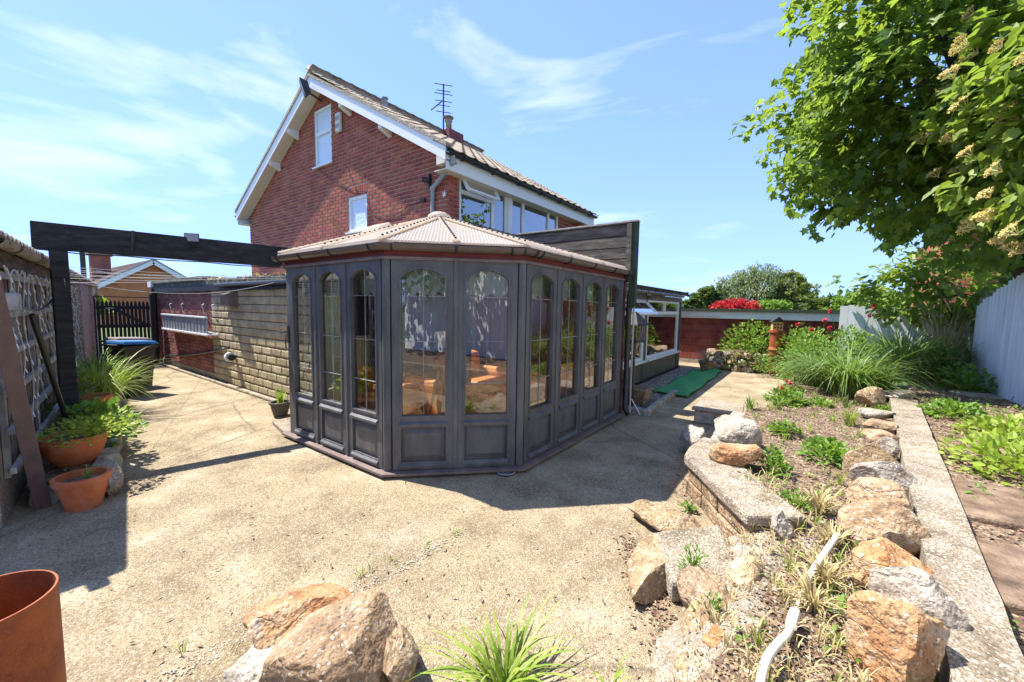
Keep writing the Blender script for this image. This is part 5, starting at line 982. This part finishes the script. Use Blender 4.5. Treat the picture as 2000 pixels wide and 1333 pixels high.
# step slab and cobbled slope beside the rockery
stp = thing('rockery_step', 'rough concrete step between the rockery stones', 'step', (-.45, 2.5, 0)); MB().hexa([(-.74, 2.58, 0), (-.50, 2.15, 0), (-.22, 2.45, 0), (-.42, 2.95, 0), (-.74, 2.58, .13), (-.50, 2.15, .13), (-.20, 2.42, .14), (-.40, 2.95, .14)]).build('slab', 'conc_old', stp, bevel=.025)
mb = MB(); vs = []; fs = []
for i in range(31):
    for j in range(25):
        x = -.5+.75*i/30; y = 1.1+1.75*j/24; e = min(1, max(0, (x+.48+.10*nz3(0, y, 4))/.32)); vs.append((x, y, -.01+.25*e+.03*nz3(x, y, 9)*e+.012*nz3(x, y, 26)*e))
for i in range(30):
    for j in range(24): a = i*25+j; fs.append((a, a+25, a+26, a+1))
struct(mb.add(vs, fs).build('cobbled_slope', 'conc_old', smooth=True))
def slope_pt(n, x0, x1, y0, y1):
    o = []
    for _ in range(n):
        x, y = R.uniform(x0, x1), R.uniform(y0, y1); e = min(1, max(0, (x+.48+.10*nz3(0, y, 4))/.32)); o.append((x, y, max(bedz(x, y) if x > bed_left(y)+.05 else 0, -.01+.25*e+.03*nz3(x, y, 9)*e)+.008))
    return o
pebbles('cobbles', 'rock', slope_pt(900, -.36, .22, 1.1, 2.8), .008); pebbles('bed_edge_stones', 'rock_grey', slope_pt(500, -.1, .28, 1.1, 3.2), .012); scatter('slope_litter', 'litter', slope_pt(900, -.3, .25, 1.1, 2.9), .013, 'oval')
hs = thing('garden_hose', 'pale cream hose lying through the rockery', 'hose', A(1530, 1245, .3)); MB().tube(spl([A(x, y, z) for x, y, z in ((1646, 1030, .29), (1615, 1075, .32), (1588, 1115, .31), (1565, 1160, .25), (1555, 1195, .25), (1540, 1235, .32), (1522, 1255, .33), (1502, 1280, .33), (1490, 1310, .32), (1484, 1345, .30), (1480, 1400, .28))]), .0145, 10).build('hose', 'hose', hs, smooth=True)
c = A(1548, 1232, .33); MB().tube([A(1553, 1196, .32), A(1545, 1222, .325)], .021, 10).build('connector', 'cream', hs)
# foreground and bed planting
q = A(985, 1345, .02); q.z = 0; clump('yellow_grass', 'bright yellow-green grass clump at the bottom centre', q, 85, .27, .26, .0075, .85, 'blade_y', lean=.62, seg=7)
q = A(1185, 1352, .02); q.z = 0; clump('yellow_grass', 'small sprig of green grass right of the bottom clump', q, 10, .17, .12, .006, .8, 'blade_y', lean=.5)
for (px, py, n, h, lb) in ((1352, 1120, 60, .16, 'feathery weed growing from the rockery step'), (1385, 1220, 50, .14, 'feathery weed between the tan rockery stones')):
    q = A(px, py, .13); herb('weed', lb, q, .07, h, n*3, .03, 'lance', 'herb', stems=6)
def bp2(px, py, z=.30): q = A(px, py, z); q.z = bedz(q.x, q.y)-.005; return q
bedpl = [('geranium_clump', 1535, 785, .26, .20, 500, .06, 'round-leaved clump with a red flower at the far bed end', (2, .08, .24, .06, 'redfl')), ('bedding_plant', 1620, 895, .20, .17, 330, .055, 'bright clump in the bed centre beside the brown peaked rock', None), ('bedding_plant', 1510, 920, .12, .20, 190, .045, 'upright weed behind the squared golden block', None), ('bedding_plant', 1530, 845, .15, .12, 200, .045, 'pale leafy clump behind the grey-topped boulder', None), ('bedding_plant', 1600, 790, .16, .10, 170, .045, 'low leafy clump beside the red geranium', None), ('bedding_plant', 1735, 800, .17, .07, 220, .035, 'low weed between the flat stones of the row', None), ('bedding_plant', 1560, 985, .12, .09, 130, .03, 'small weeds at the inner edge of the coping', None), ('bedding_plant', 1590, 870, .10, .08, 110, .03, 'tiny weeds in the middle of the bed', None), ('bedding_plant', 1345, 1000, .05, .08, 50, .03, 'yellow-green weed at the foot of the retaining wall', None)]
for nm, px, py, r_, h, n, s, lb, fl_ in bedpl:
    q = bp2(px, py) if px > 1360 else A(px, py, 0); herb(nm, lb, q, r_, h, n, s, 'oval', 'herb', flowers=fl_)
gr = [(1465, 800, 'strappy green shoots beside the concrete block', 40, .24, 'blade'), (1520, 800, 'strappy green shoots behind the grey-topped boulder', 36, .22, 'blade'), (1660, 830, 'upright leaf tuft left of the mossy slab', 34, .26, 'blade_y'), (1655, 795, 'upright leaf tuft at the far left of the flat stones', 26, .24, 'blade'), (1600, 1000, 'dry grass tuft near the coping end', 60, .22, 'straw'), (1610, 1120, 'dry straw tuft beside the hose', 70, .17, 'straw'), (1590, 1170, 'dry straw tuft at the hose bend', 60, .15, 'straw'), (1625, 1050, 'thin dry grass beside the broad tan rock', 50, .2, 'straw'), (1450, 890, 'thin grass at the back of the golden block', 16, .15, 'blade')]
for px, py, lb, n, h, m in gr: clump('grass_tuft', lb, bp2(px, py), n, h, .14, .006, .7, m, lean=.45)
# big strap-leaved plants and roses at the far end
def fp(x, y, z=.28): return Vector((x, y, z))
clump('strap_leaf_plant', 'large arching strap-leaved clump in the far bed', fp(.55, 8.3), 420, 1.02, .85, .013, .92, 'blade', lean=.62, seg=7)
clump('strap_leaf_plant', 'strap-leaved clump leaning over the far path side', fp(.15, 8.9), 260, .85, .7, .011, .95, 'blade', lean=.65, seg=7); clump('strap_leaf_plant', 'tall strap-leaved clump in front of the back fence', fp(1.5, 10.6, .3), 380, 1.25, .9, .013, .8, 'blade', lean=.55, seg=7); clump('strap_leaf_plant', 'strap-leaved clump beside the white side fence', fp(2.05, 11.0, .3), 300, 1.2, .75, .013, .85, 'blade', lean=.55, seg=7)
clump('tall_grass', 'tall feathery grass standing against the white fence corner', fp(2.2, 11.6, .3), 180, 1.75, .7, .007, .55, 'straw', lean=.45, seg=7); clump('strap_leaf_plant', 'yellowing upright leaves in front of the far strap-leaved plants', fp(1.0, 8.5), 120, .55, .3, .010, .5, 'blade_y', lean=.4)
rs = [(-.75, 11.45, .3, .45, 'low leafy plant at the foot of the chimney pot planter', None), (.1, 10.5, .6, 1.1, 'rose bush with red blooms leaning over the far path', (4, .3, 1.25, .09, 'redfl')), (.75, 11.4, .6, 1.15, 'tall rose bush with red blooms before the back fence', (3, .5, 1.5, .09, 'redfl')), (-.1, 11.7, .6, 1.15, 'leafy green bush behind the chimney pot planter', None), (-1.25, 12.5, .8, 1.2, 'light leafy shrub spilling over the stone planter', None), (-.1, 9.3, .35, .4, 'low red-flowered plant beside the path edge', (4, .25, .38, .06, 'redfl')), (1.4, 11.7, .6, .85, 'dense green bush under the back fence', None), (2.15, 9.9, .4, .6, 'glossy dark-leaved shrub at the foot of the white fence', None), (-.15, 8.0, .25, .25, 'small red-flowered plant at the path corner', (2, .12, .27, .06, 'redfl'))]
for x, y, r_, h, lb, fl_ in rs: herb('garden_shrub', lb, (x, y, .15), r_, h, int(1500*r_*h)+150, .085 if h > .5 else .05, 'oval', 'herb' if h < 1.3 else 'elder', cat='shrub', flowers=fl_, stems=14)
lm = [(1.45, 4.9, .50, .28, 'broad lime green weeds in the fence border near the right edge'), (1.75, 6.2, .42, .22, 'lime green patch of weeds farther along the fence border'), (1.7, 4.0, .45, .32, 'lime green leaves at the right edge of the photo')]
for x, y, r_, h, lb in lm: herb('lime_weeds', lb, (x, y, .31), r_, h, 620, .075, 'oval', 'lime', stems=16)
herb('border_weed', 'green leafy clump beside the flat border slabs', (1.5, 7.2, .31), .32, .18, 300, .08, 'oval', 'herb')
for j, (px, py, w_, d_, lb) in enumerate(((1905, 772, .55, .45, 'pale flat paving slab at the foot of the white fence'), (1850, 800, .5, .45, 'half buried paving slab beside the strip'), (1930, 980, .55, .8, 'large brown flat slab in the fence border'), (1970, 1120, .5, .7, 'brown flat slab at the right edge of the border'))):
    q = A(px, py, .335); tag(MB().hexa([(q.x-w_/2, q.y-d_/2, .27), (q.x+w_/2, q.y-d_/2+.05, .27), (q.x+w_/2-.03, q.y+d_/2, .27), (q.x-w_/2+.02, q.y+d_/2-.04, .27), (q.x-w_/2, q.y-d_/2, .352), (q.x+w_/2, q.y-d_/2+.05, .345), (q.x+w_/2-.03, q.y+d_/2, .352), (q.x-w_/2+.02, q.y+d_/2-.04, .348)]).build('paving_slab', 'conc_old' if j < 2 else 'slabdk', None, bevel=.015), lb, 'slab')
# white boarded fences
fn = thing('side_fence', 'tall white painted board fence along the right side of the garden', 'fence', (2.5, 4, 0)); y = -4.4; k = 0
while y < 11.2:
    h = (2.22 if y > 6 else 2.6) if y < 9.3 else 2.22-(y-9.3)*.26; h += .02*math.sin(k*1.7); lean = .02*nz3(0, y, .8); MB().hexa([(2.5, y, .12), (2.525, y, .12), (2.525, y+.139, .12), (2.5, y+.139, .12), (2.5+lean, y, h), (2.525+lean, y, h), (2.525+lean, y+.139, h), (2.5+lean, y+.139, h)]).build('board', 'fence', fn); y += .15; k += 1
for z in (.5, 1.2, 1.85): P('rail', 'greywood', fn, (2.53, 2.58, -4.4, 11.2, z-.04, z+.04))
for j in range(9): P('post', 'greywood', fn, (2.58, 2.67, -4.2+j*1.9, -4.11+j*1.9, 0, 2.2 if j < 8 else 1.85))
bf = thing('back_fence', 'low white board fence across the back of the garden', 'fence', (1.5, 12.3, 0)); x = .58; k = 0
while x < 2.62: h = 1.74-.03*k/3+.035*math.sin(k*1.3); MB().box(x, x+.146, 12.3, 12.322, .1, h).build('board', 'fence', bf); x += .15; k += 1
P('rail', 'greywood', bf, (.58, 2.62, 12.323, 12.37, .55, .63), (.58, 2.62, 12.323, 12.37, 1.35, 1.43))
ow = thing('old_fence', 'weathered grey board fence behind the end of the white fence', 'fence', (2.75, 12, 0))
for k in range(12): MB().box(2.70+.004*k, 2.72+.004*k, 11.2+k*.13, 11.2+k*.13+.12, .1, 2.0+.04*math.sin(k*2.1)).build('board', 'greywood', ow)
# path items
mt = thing('turf_mat', 'bright green artificial turf strip laid beside the path', 'mat', (-2.0, 9.5, .02)); vs = []; fs = []
for i in range(41):
    for j in range(13):
        y = 7.58+3.9*i/40; x = -2.28+.62*j/12+.04*nz3(0, y, 1.5); vs.append((x-.06*(y-7.6)/3.9, y, .045+.045*math.sin(y*4.2+j*.5)*(.4+.6*nz3(x, y, .8)**2)+.035*max(0, math.sin((j-4)/8*math.pi))*(1 if j > 4 else 0)))
for i in range(40):
    for j in range(12): a = i*13+j; fs.append((a, a+1, a+14, a+13))
mo = MB().add(vs, fs).build('mat', 'turf', mt, smooth=True); md = mo.modifiers.new('thick', 'SOLIDIFY'); md.thickness = .012
pebbles('path_gravel', 'gravel', [(R.uniform(-2.78, -1.95), R.uniform(5.85, 11.6), .012) for _ in range(5200)], .02)
kb = thing('gravel_kerb', 'low concrete kerb edging the gravel beside the lean-to', 'kerb', (-1.95, 6.8, 0))
for (a, b) in (((-2.28, 5.98), (-1.86, 5.93)), ((-1.86, 5.95), (-1.90, 6.9)), ((-1.90, 6.92), (-1.93, 7.85)), ((-2.75, 6.35), (-2.35, 6.2))): MB().bar((*a, .04), (*b, .04), .09, .10).build('kerb_stone', 'kerb', kb, bevel=.012)
c = Vector((-2.2, 6.55, .02)); sq = thing('square_planter', 'square patterned concrete planter at the edge of the gravel', 'planter', c); s0, s1 = .13, .18
MB().hexa([c+Vector(v) for v in ((-s0, -s0, 0), (s0, -s0, 0), (s0, s0, 0), (-s0, s0, 0), (-s1, -s1, .25), (s1, -s1, .25), (s1, s1, .25), (-s1, s1, .25))]).build('pot_body', 'rock', sq, bevel=.012); P('rim', 'rock', sq, (c.x-s1-.012, c.x+s1+.012, c.y-s1-.012, c.y+s1+.012, .262, .29), bevel=.008); P('soil', 'soil', sq, (c.x-s1+.03, c.x+s1-.03, c.y-s1+.03, c.y+s1-.03, .288, .294))
c = Vector((-2.05, 11.3, .0)); lv = pot('lavender_pot', 'small stone pot of silvery lavender at the far end of the turf', c, terra_prof(.13, .2, .28), 'rock', soil=(.16, .24)); herb('lavender', 'silvery lavender bush growing in the small stone pot', c+Vector((0, 0, .26)), .34, .34, 520, .05, 'lance', 'lav', stems=26)
bd = thing('bird_table', 'black bird table with a hexagonal roof by the conservatory corner', 'bird table', (-2.25, 6.35, 0)); bx0, by0 = -2.22, 6.30; MB().tube([(bx0, by0, 0), (bx0, by0, 1.06)], .028, 10).build('pole', 'black', bd)
MB().lathe([(.17, 0), (.17, .03)], (bx0, by0, 1.06), 6).build('tray', 'black', bd); MB().lathe([(.24, 0), (.23, .015), (.05, .19), (.02, .21)], (bx0, by0, 1.33), 6).build('roof', 'blackwood', bd)
for k in range(6): a = k*math.pi/3; MB().tube([(bx0+.14*math.cos(a), by0+.14*math.sin(a), 1.09), (bx0+.14*math.cos(a), by0+.14*math.sin(a), 1.335)], .014, 6).build('post', 'sill', bd)
MB().lathe([(.04, 0), (.05, .08), (.01, .1)], (bx0, by0, 1.09), 10).build('seed_cup', 'rust', bd)
# stone planter and chimney pot at the far end
spn = thing('stone_planter', 'rounded dry-stone planter at the far end of the path', 'planter', (-1.55, 12.3, 0)); 
for row_ in range(3):
    for k in range(11):
        a = math.pi*(.92+k*.115+.05*(row_ % 2)); ca, sa = math.cos(a), math.sin(a); rock(None, (-1.45+.72*ca, 12.45+.5*sa, .08+row_*.17), (.26, .2, .18), 'rock' if (k+row_) % 3 else 'rock_grey', 400+row_*20+k, a+math.pi/2, .75, name='stone', parent=spn)
MB().lathe([(.42, 0), (.42, .5), (.01, .53)], (-1.45, 12.5, 0), 20).build('soil', 'soil', spn)
c = Vector((-.62, 11.75, .05)); cp_ = thing('chimney_pot_planter', 'tall rusty terracotta chimney pot planter with side pockets', 'planter', c); MB().lathe([(.10, 0), (.11, .1), (.13, .55), (.16, .60), (.13, .66), (.14, 1.0), (.165, 1.02), (.165, 1.08), (.13, 1.08)], c, 24).build('pot_body', 'rust', cp_, smooth=False)
for k in range(5): a = -1.9+k*.75; q = c+Vector((.13*math.cos(a), .13*math.sin(a), .45+.25*(k % 2))); MB().lathe([(.03, -.08), (.07, 0), (.075, .03), (.05, .02)], q, 12).build('pocket', 'rust', cp_)
hh = thing('insect_house', 'tiny insect house with a pitched roof on top of the chimney pot', 'insect house', c+Vector((0, 0, 1.08))); d_ = Vector((.35, -.94, 0)); x_ = Vector((.94, .35, 0)); z_ = Vector((0, 0, 1)); b0 = c+Vector((0, 0, 1.08))
MB().hexa([b0-x_*.11+d_*.07, b0+x_*.11+d_*.07, b0+x_*.11-d_*.07, b0-x_*.11-d_*.07] + [q+z_*.2 for q in (b0-x_*.11+d_*.07, b0+x_*.11+d_*.07, b0+x_*.11-d_*.07, b0-x_*.11-d_*.07)]).build('box', 'wood', hh); MB().prism([b0-x_*.15+z_*.2+d_*.1, b0+x_*.15+z_*.2+d_*.1, b0+z_*.33+d_*.1], -d_*.2).build('roof', 'dkmetal', hh)
for i in range(3):
    for j in range(2): q = b0+x_*(-.065+.065*i)+z_*(.06+.075*j)+d_*.07; MB().tube([q, q+d_*.004], .022, 10).build('hole', 'black', hh)
# ================================================================ BEYOND THE GARDEN
ng = thing('neighbour_garage', 'low flat-roofed garage of red painted blocks across the end of the path', 'garage', (-1.3, 14, 0)); NY = 12.95
wl = P('wall', 'redblock', ng, (-4.6, .6, NY+.012, NY+.2, -.02, 1.4)); block_run(wl, unit_block('redblock', 'block', b=.03), 'redblock', courses(-4.6, .6, .12, 1.40, NY, L=.45, H=.215, g=.012, depth=.05), 'X', 120, 'block', 'blockwork')
P('plinth', 'kerb', ng, (-4.6, .6, NY-.015, NY+.012, 0, .115)); P('fascia', 'white', ng, (-5, .7, NY-.12, NY-.09, 1.36, 1.55)); P('trim', 'cream', ng, (-3.3, -2.05, NY-.14, NY-.121, 1.37, 1.43)); P('roof', 'feltgreen', ng, (-5, .75, NY-.18, 18, 1.552, 1.64)); P('side_wall', 'redblock', ng, (.45, .6, NY+.2, 18, 0, 1.55), (-4.6, -4.45, NY+.2, 18, 0, 1.55))
def far_tree(label, box, dep, m, n=260, per=22, size=.16, kind='oval', seed=1, name='tree', droop=.2, lump=.35, cat='tree', inner=.4, group=None, freq=.9):
    x0, y0, x1, y1 = box; ce = AD((x0+x1)/2, (y0+y1)/2, dep); w_ = (AD(x1, y1, dep)-AD(x0, y1, dep)).length/2; h = (AD(x0, y0, dep)-AD(x0, y1, dep)).length/2
    return tree(name, label, (ce.x, ce.y, 0), ce, (w_*.93, w_*.8, h*.93), n, per, w_*.13, size, kind, m, .05*w_+.08, 6, seed, group, droop, lump, inner, cat, freq)
far_tree('large drooping willow beyond the red garage roof', (1405, 517, 1548, 632), 42, 'willow', 520, 40, .30, 'lance', 3, 'willow_tree', 1.3, .3)
far_tree('pale yellow-green tree right of the willow', (1500, 535, 1582, 630), 40, 'yellowtree', 330, 26, .28, 'oval', 5); far_tree('small rounded tree left of the willow', (1358, 557, 1408, 625), 40, 'darktree', 240, 24, .26, 'oval', 7); far_tree('dark bush just past the lean-to roof corner', (1332, 575, 1372, 630), 30, 'darktree', 160, 22, .22, 'oval', 9, cat='bush', name='bush'); far_tree('dark tree close behind the yellow-green tree', (1540, 570, 1602, 632), 46, 'darktree', 200, 22, .28, 'oval', 11)
far_tree('red-leaved shrub rising over the garage roof', (1392, 588, 1482, 616), 18.5, 'redleaf', 260, 22, .10, 'oval', 13, cat='shrub', name='red_shrub'); far_tree('low bright green hedge bush beside the red shrub', (1462, 588, 1540, 618), 19, 'herb', 200, 22, .11, 'oval', 15, cat='bush', name='bush')
hb = [((1575, 578, 1660, 640), 26, 'darktree', 'rounded hedge tree behind the far end of the garage'), ((1630, 570, 1720, 640), 24, 'herb', 'bright hedge tree above the back fence'), ((1690, 568, 1775, 640), 27, 'elder', 'leafy hedge tree above the middle of the back fence'), ((1740, 560, 1830, 640), 24, 'darktree', 'dark hedge tree above the right end of the back fence')]
for i, (b, d, m, lb) in enumerate(hb): far_tree(lb, b, d, m, 260, 24, .17, 'oval', 21+i, name='hedge_tree', group='hedge trees beyond the fence')
# broad tree line closing the horizon
i = 0; mb = MB()
for k in range(150):
    a = math.radians(-178+k*2.4); d = 95+25*R.random(); p = to_world((math.sin(a)*d, math.cos(a)*d, 0)); hgt = R.uniform(2.0, 4.0)
    for _ in range(60):
        v = rv(); put_leaf(mb, Vector((p.x+v.x*5, p.y+v.y*5, hgt*.45+v.z*hgt*.5)), rv(), Vector((0, 0, 1)), R.uniform(.6, 1.3), 'oval')
stuff(mb.build('distant_trees', 'darktree'))
# big maple and flowering elder over the fence
mp2 = tree('maple_tree', 'large spreading maple overhanging the garden from behind the right fence', (3.6, 9.6, 0), (1.72, 9.3, 5.6), (2.5, 2.5, 2.75), 1050, 20, .28, .155, 'maple', 'maple', .22, 22, 31, lump=.42, inner=.30, droop=.45, freq=1.1)
eb = (3.2, 6.9, 0); el = tree('elder_tree', 'flowering elder with pale blossom heads hanging over the white fence', eb, (2.7, 6.95, 3.8), (1.45, 1.5, 1.6), 480, 20, .22, .16, 'oval', 'elder', .11, 12, 41, lump=.35, inner=.45, droop=.6)
fb_ = MB()
for k in range(9): a = k*.7; fb_.tube([(0, 0, -.09), (.085*math.cos(a), .085*math.sin(a), .012)], .0035, 4)
for k in range(170): a = .7*R.randrange(9)+R.gauss(0, .16); r_ = .10*math.sqrt(R.random()); put_leaf(fb_, Vector((r_*math.cos(a), r_*math.sin(a), .02*R.random()+.03*(1-r_/.1))), rv(), Vector((0, 0, 1)), R.uniform(.014, .028), 'oval')
fm = fb_.build('flower_head', 'blossom', mesh_only=True)
for p, d in crown_points((2.7, 6.95, 3.8), (1.62, 1.68, 1.75), 260, 41, .35, .9, .97):
    if d.x < -.15 and len([c for c in el.children if c.name.startswith('flower')]) < 80:
        o = link('flower_head', fm, el, p); o.rotation_euler = (R.uniform(-.7, .7), -.6+R.uniform(-.5, .3), 0); s = R.uniform(.65, 1.1); o.scale = (s, s, s)
tree('elder_sapling', 'low leafy branches growing between the maple and the old fence', (2.9, 12.2, 0), (2.2, 12.3, 2.15), (1.4, 1.0, .75), 150, 18, .22, .14, 'oval', 'elder', .05, 8, 51, lump=.4, droop=.5)
tree('garden_tree', 'leafy tree over the side fence, seen reflected in the front panes', (3.3, -2.6, 0), (2.4, -2.6, 4.4), (2.3, 3.0, 2.2), 380, 18, .35, .17, 'oval', 'darktree', .15, 8, 61, lump=.4)
# bungalow seen over the gate
BX = -36; ap = AX(297, 512, BX); ev_ = AX(200, 556, BX); hw = ap.y-ev_.y; ze = ev_.z
bg_ = thing('bungalow', 'orange brick bungalow with a brown tiled roof seen over the gate', 'house', (BX-5, ap.y, 0)); MB().prism([(BX, ap.y-hw, 0), (BX, ap.y+hw, 0), (BX, ap.y+hw, ze), (BX, ap.y, ap.z-.1), (BX, ap.y-hw, ze)], (-11, 0, 0)).build('wall', 'brick_or', bg_)
rf = MB()
for s in (-1, 1):
    rows_ = 16
    for r_ in range(rows_):
        a, b = r_/rows_, (r_+1)/rows_; y0, y1 = ap.y+s*(hw+.4)*(1-a), ap.y+s*(hw+.4)*(1-b); z0, z1 = ze-.15+(ap.z+.1-ze+.15)*a, ze-.15+(ap.z+.1-ze+.15)*b
        rf.hexa([(BX+.3, y0, z0), (BX-11.3, y0, z0), (BX-11.3, y1, z1-.04), (BX+.3, y1, z1-.04), (BX+.3, y0, z0+.12), (BX-11.3, y0, z0+.12), (BX-11.3, y1, z1+.05), (BX+.3, y1, z1+.05)])
    MB().bar((BX+.33, ap.y+s*(hw+.4), ze-.22), (BX+.33, ap.y, ap.z-.02), .06, .28).build('barge_board', 'white', bg_); MB().bar((BX+.36, ap.y+s*(hw+.4), ze-.02), (BX+.36, ap.y, ap.z+.17), .06, .10).build('verge', 'lead', bg_)
ro_ = rf.build('roof', 'tile_br', bg_); cc = AX(197, 520, BX-5); ctop = AX(197, 500, BX-5); MB().box(BX-5.7, BX-4.8, cc.y-.5, cc.y+.5, ze, ctop.z).build('chimney', 'brick_pur', ro_); MB().box(BX-5.85, BX-4.65, cc.y-.62, cc.y+.62, ctop.z+.002, ctop.z+.22).build('chimney_cap', 'conc_old', ro_); MB().bar((BX-4.7, cc.y+.75, cc.z-.6), (BX-4.7, cc.y-.3, cc.z-.4), 1.0, .08).build('flashing', 'lead', ro_)
c = AD(163, 528, 14); tp_ = thing('service_pole', 'thin dark pole standing behind the garage roof', 'pole', (c.x, c.y, 0)); MB().tube([(c.x, c.y, 0), (c.x, c.y, AD(163, 470, 14).z)], .07, 8).build('pole', 'dkmetal', tp_)
herb('gate_shrub', 'small green shrub showing above the gate', (-14.6, 2.05, 1.2), .28, .5, 160, .10, 'oval', 'herb', cat='shrub')
# neighbour's brick house beyond the fence
nh = thing('neighbour_house', 'orange brick house beyond the back fence mostly hidden by trees', 'house', (7.2, 24, 0)); nw = P('wall', 'brick_or', nh, (3.9, 11, 21.012, 27, 0, 4.6)); block_run(nw, unit_block('brick_or'), 'brick_or', courses(3.9, 9, .3, 4.5, 21, L=.225, H=.075), 'X', 0)
MB().prism([(3.6, 20.7, 4.6), (11.3, 20.7, 4.6), (11.3, 24, 6.4), (3.6, 24, 6.4)], (0, 0, .12)).build('roof', 'tile_br', nh); wf = P('window', 'upvc', nh, (5.6, 6.9, 20.96, 21.0, 1.6, 2.9)); P('pane', 'glass_dk', wf, (5.7, 6.8, 20.95, 20.958, 1.7, 2.8))

# straggling weeds nobody could count
mb = MB(); md = MB()
for p in inbed(150, 1.3, 8.5): blades(mb, (p[0], p[1], p[2]-.01), 6, R.uniform(.05, .16), .06, .004, .7, 4)
for p in slope_pt(60, -.35, .25, 1.2, 2.9): blades(md, p, 7, R.uniform(.05, .14), .06, .0025, .7, 4)
for p in inbed(120, 1.3, 3.6): blades(md, p, 6, R.uniform(.06, .18), .08, .0025, .7, 4)
for a_, b_, n_ in ((A(1335, 890), A(1455, 1065), 40), (A(590, 852), A(755, 930), 14), (A(300, 1300), A(900, 1040), 12), (A(1215, 815), A(1325, 760), 14)):
    for _ in range(n_): q = a_.lerp(b_, R.random()); blades(mb, (q.x+R.gauss(0, .02), q.y+R.gauss(0, .02), 0), 5, R.uniform(.03, .09), .04, .003, .6, 4)
stuff(mb.build('bed_weeds', 'blade_y')); stuff(md.build('dry_weeds', 'straw'))
lw = MB()
for p in inbed(70, 1.3, 9): 
    for _ in range(9): put_leaf(lw, Vector(p)+Vector((R.uniform(-.06, .06), R.uniform(-.06, .06), R.uniform(.0, .05))), rv(), Vector((0, 0, 1)), R.uniform(.015, .04), 'oval')
for p in inborder(130):
    for _ in range(8): put_leaf(lw, Vector(p)+Vector((R.uniform(-.08, .08), R.uniform(-.08, .08), R.uniform(.0, .05))), rv(), Vector((0, 0, 1)), R.uniform(.02, .05), 'oval')
stuff(lw.build('seedling_weeds', 'herb'))
c = A(553, 838); cs = thing('doorstep', 'low concrete doorstep at the left corner of the conservatory', 'step', (c.x, c.y, 0)); MB().hexa([(-5.55, 2.30, 0), (-4.86, 2.16, 0), (-4.86, 2.85, 0), (-5.55, 2.85, 0), (-5.55, 2.30, .05), (-4.86, 2.16, .05), (-4.86, 2.85, .055), (-5.55, 2.85, .055)]).build('slab', 'conc_old', cs, bevel=.01)
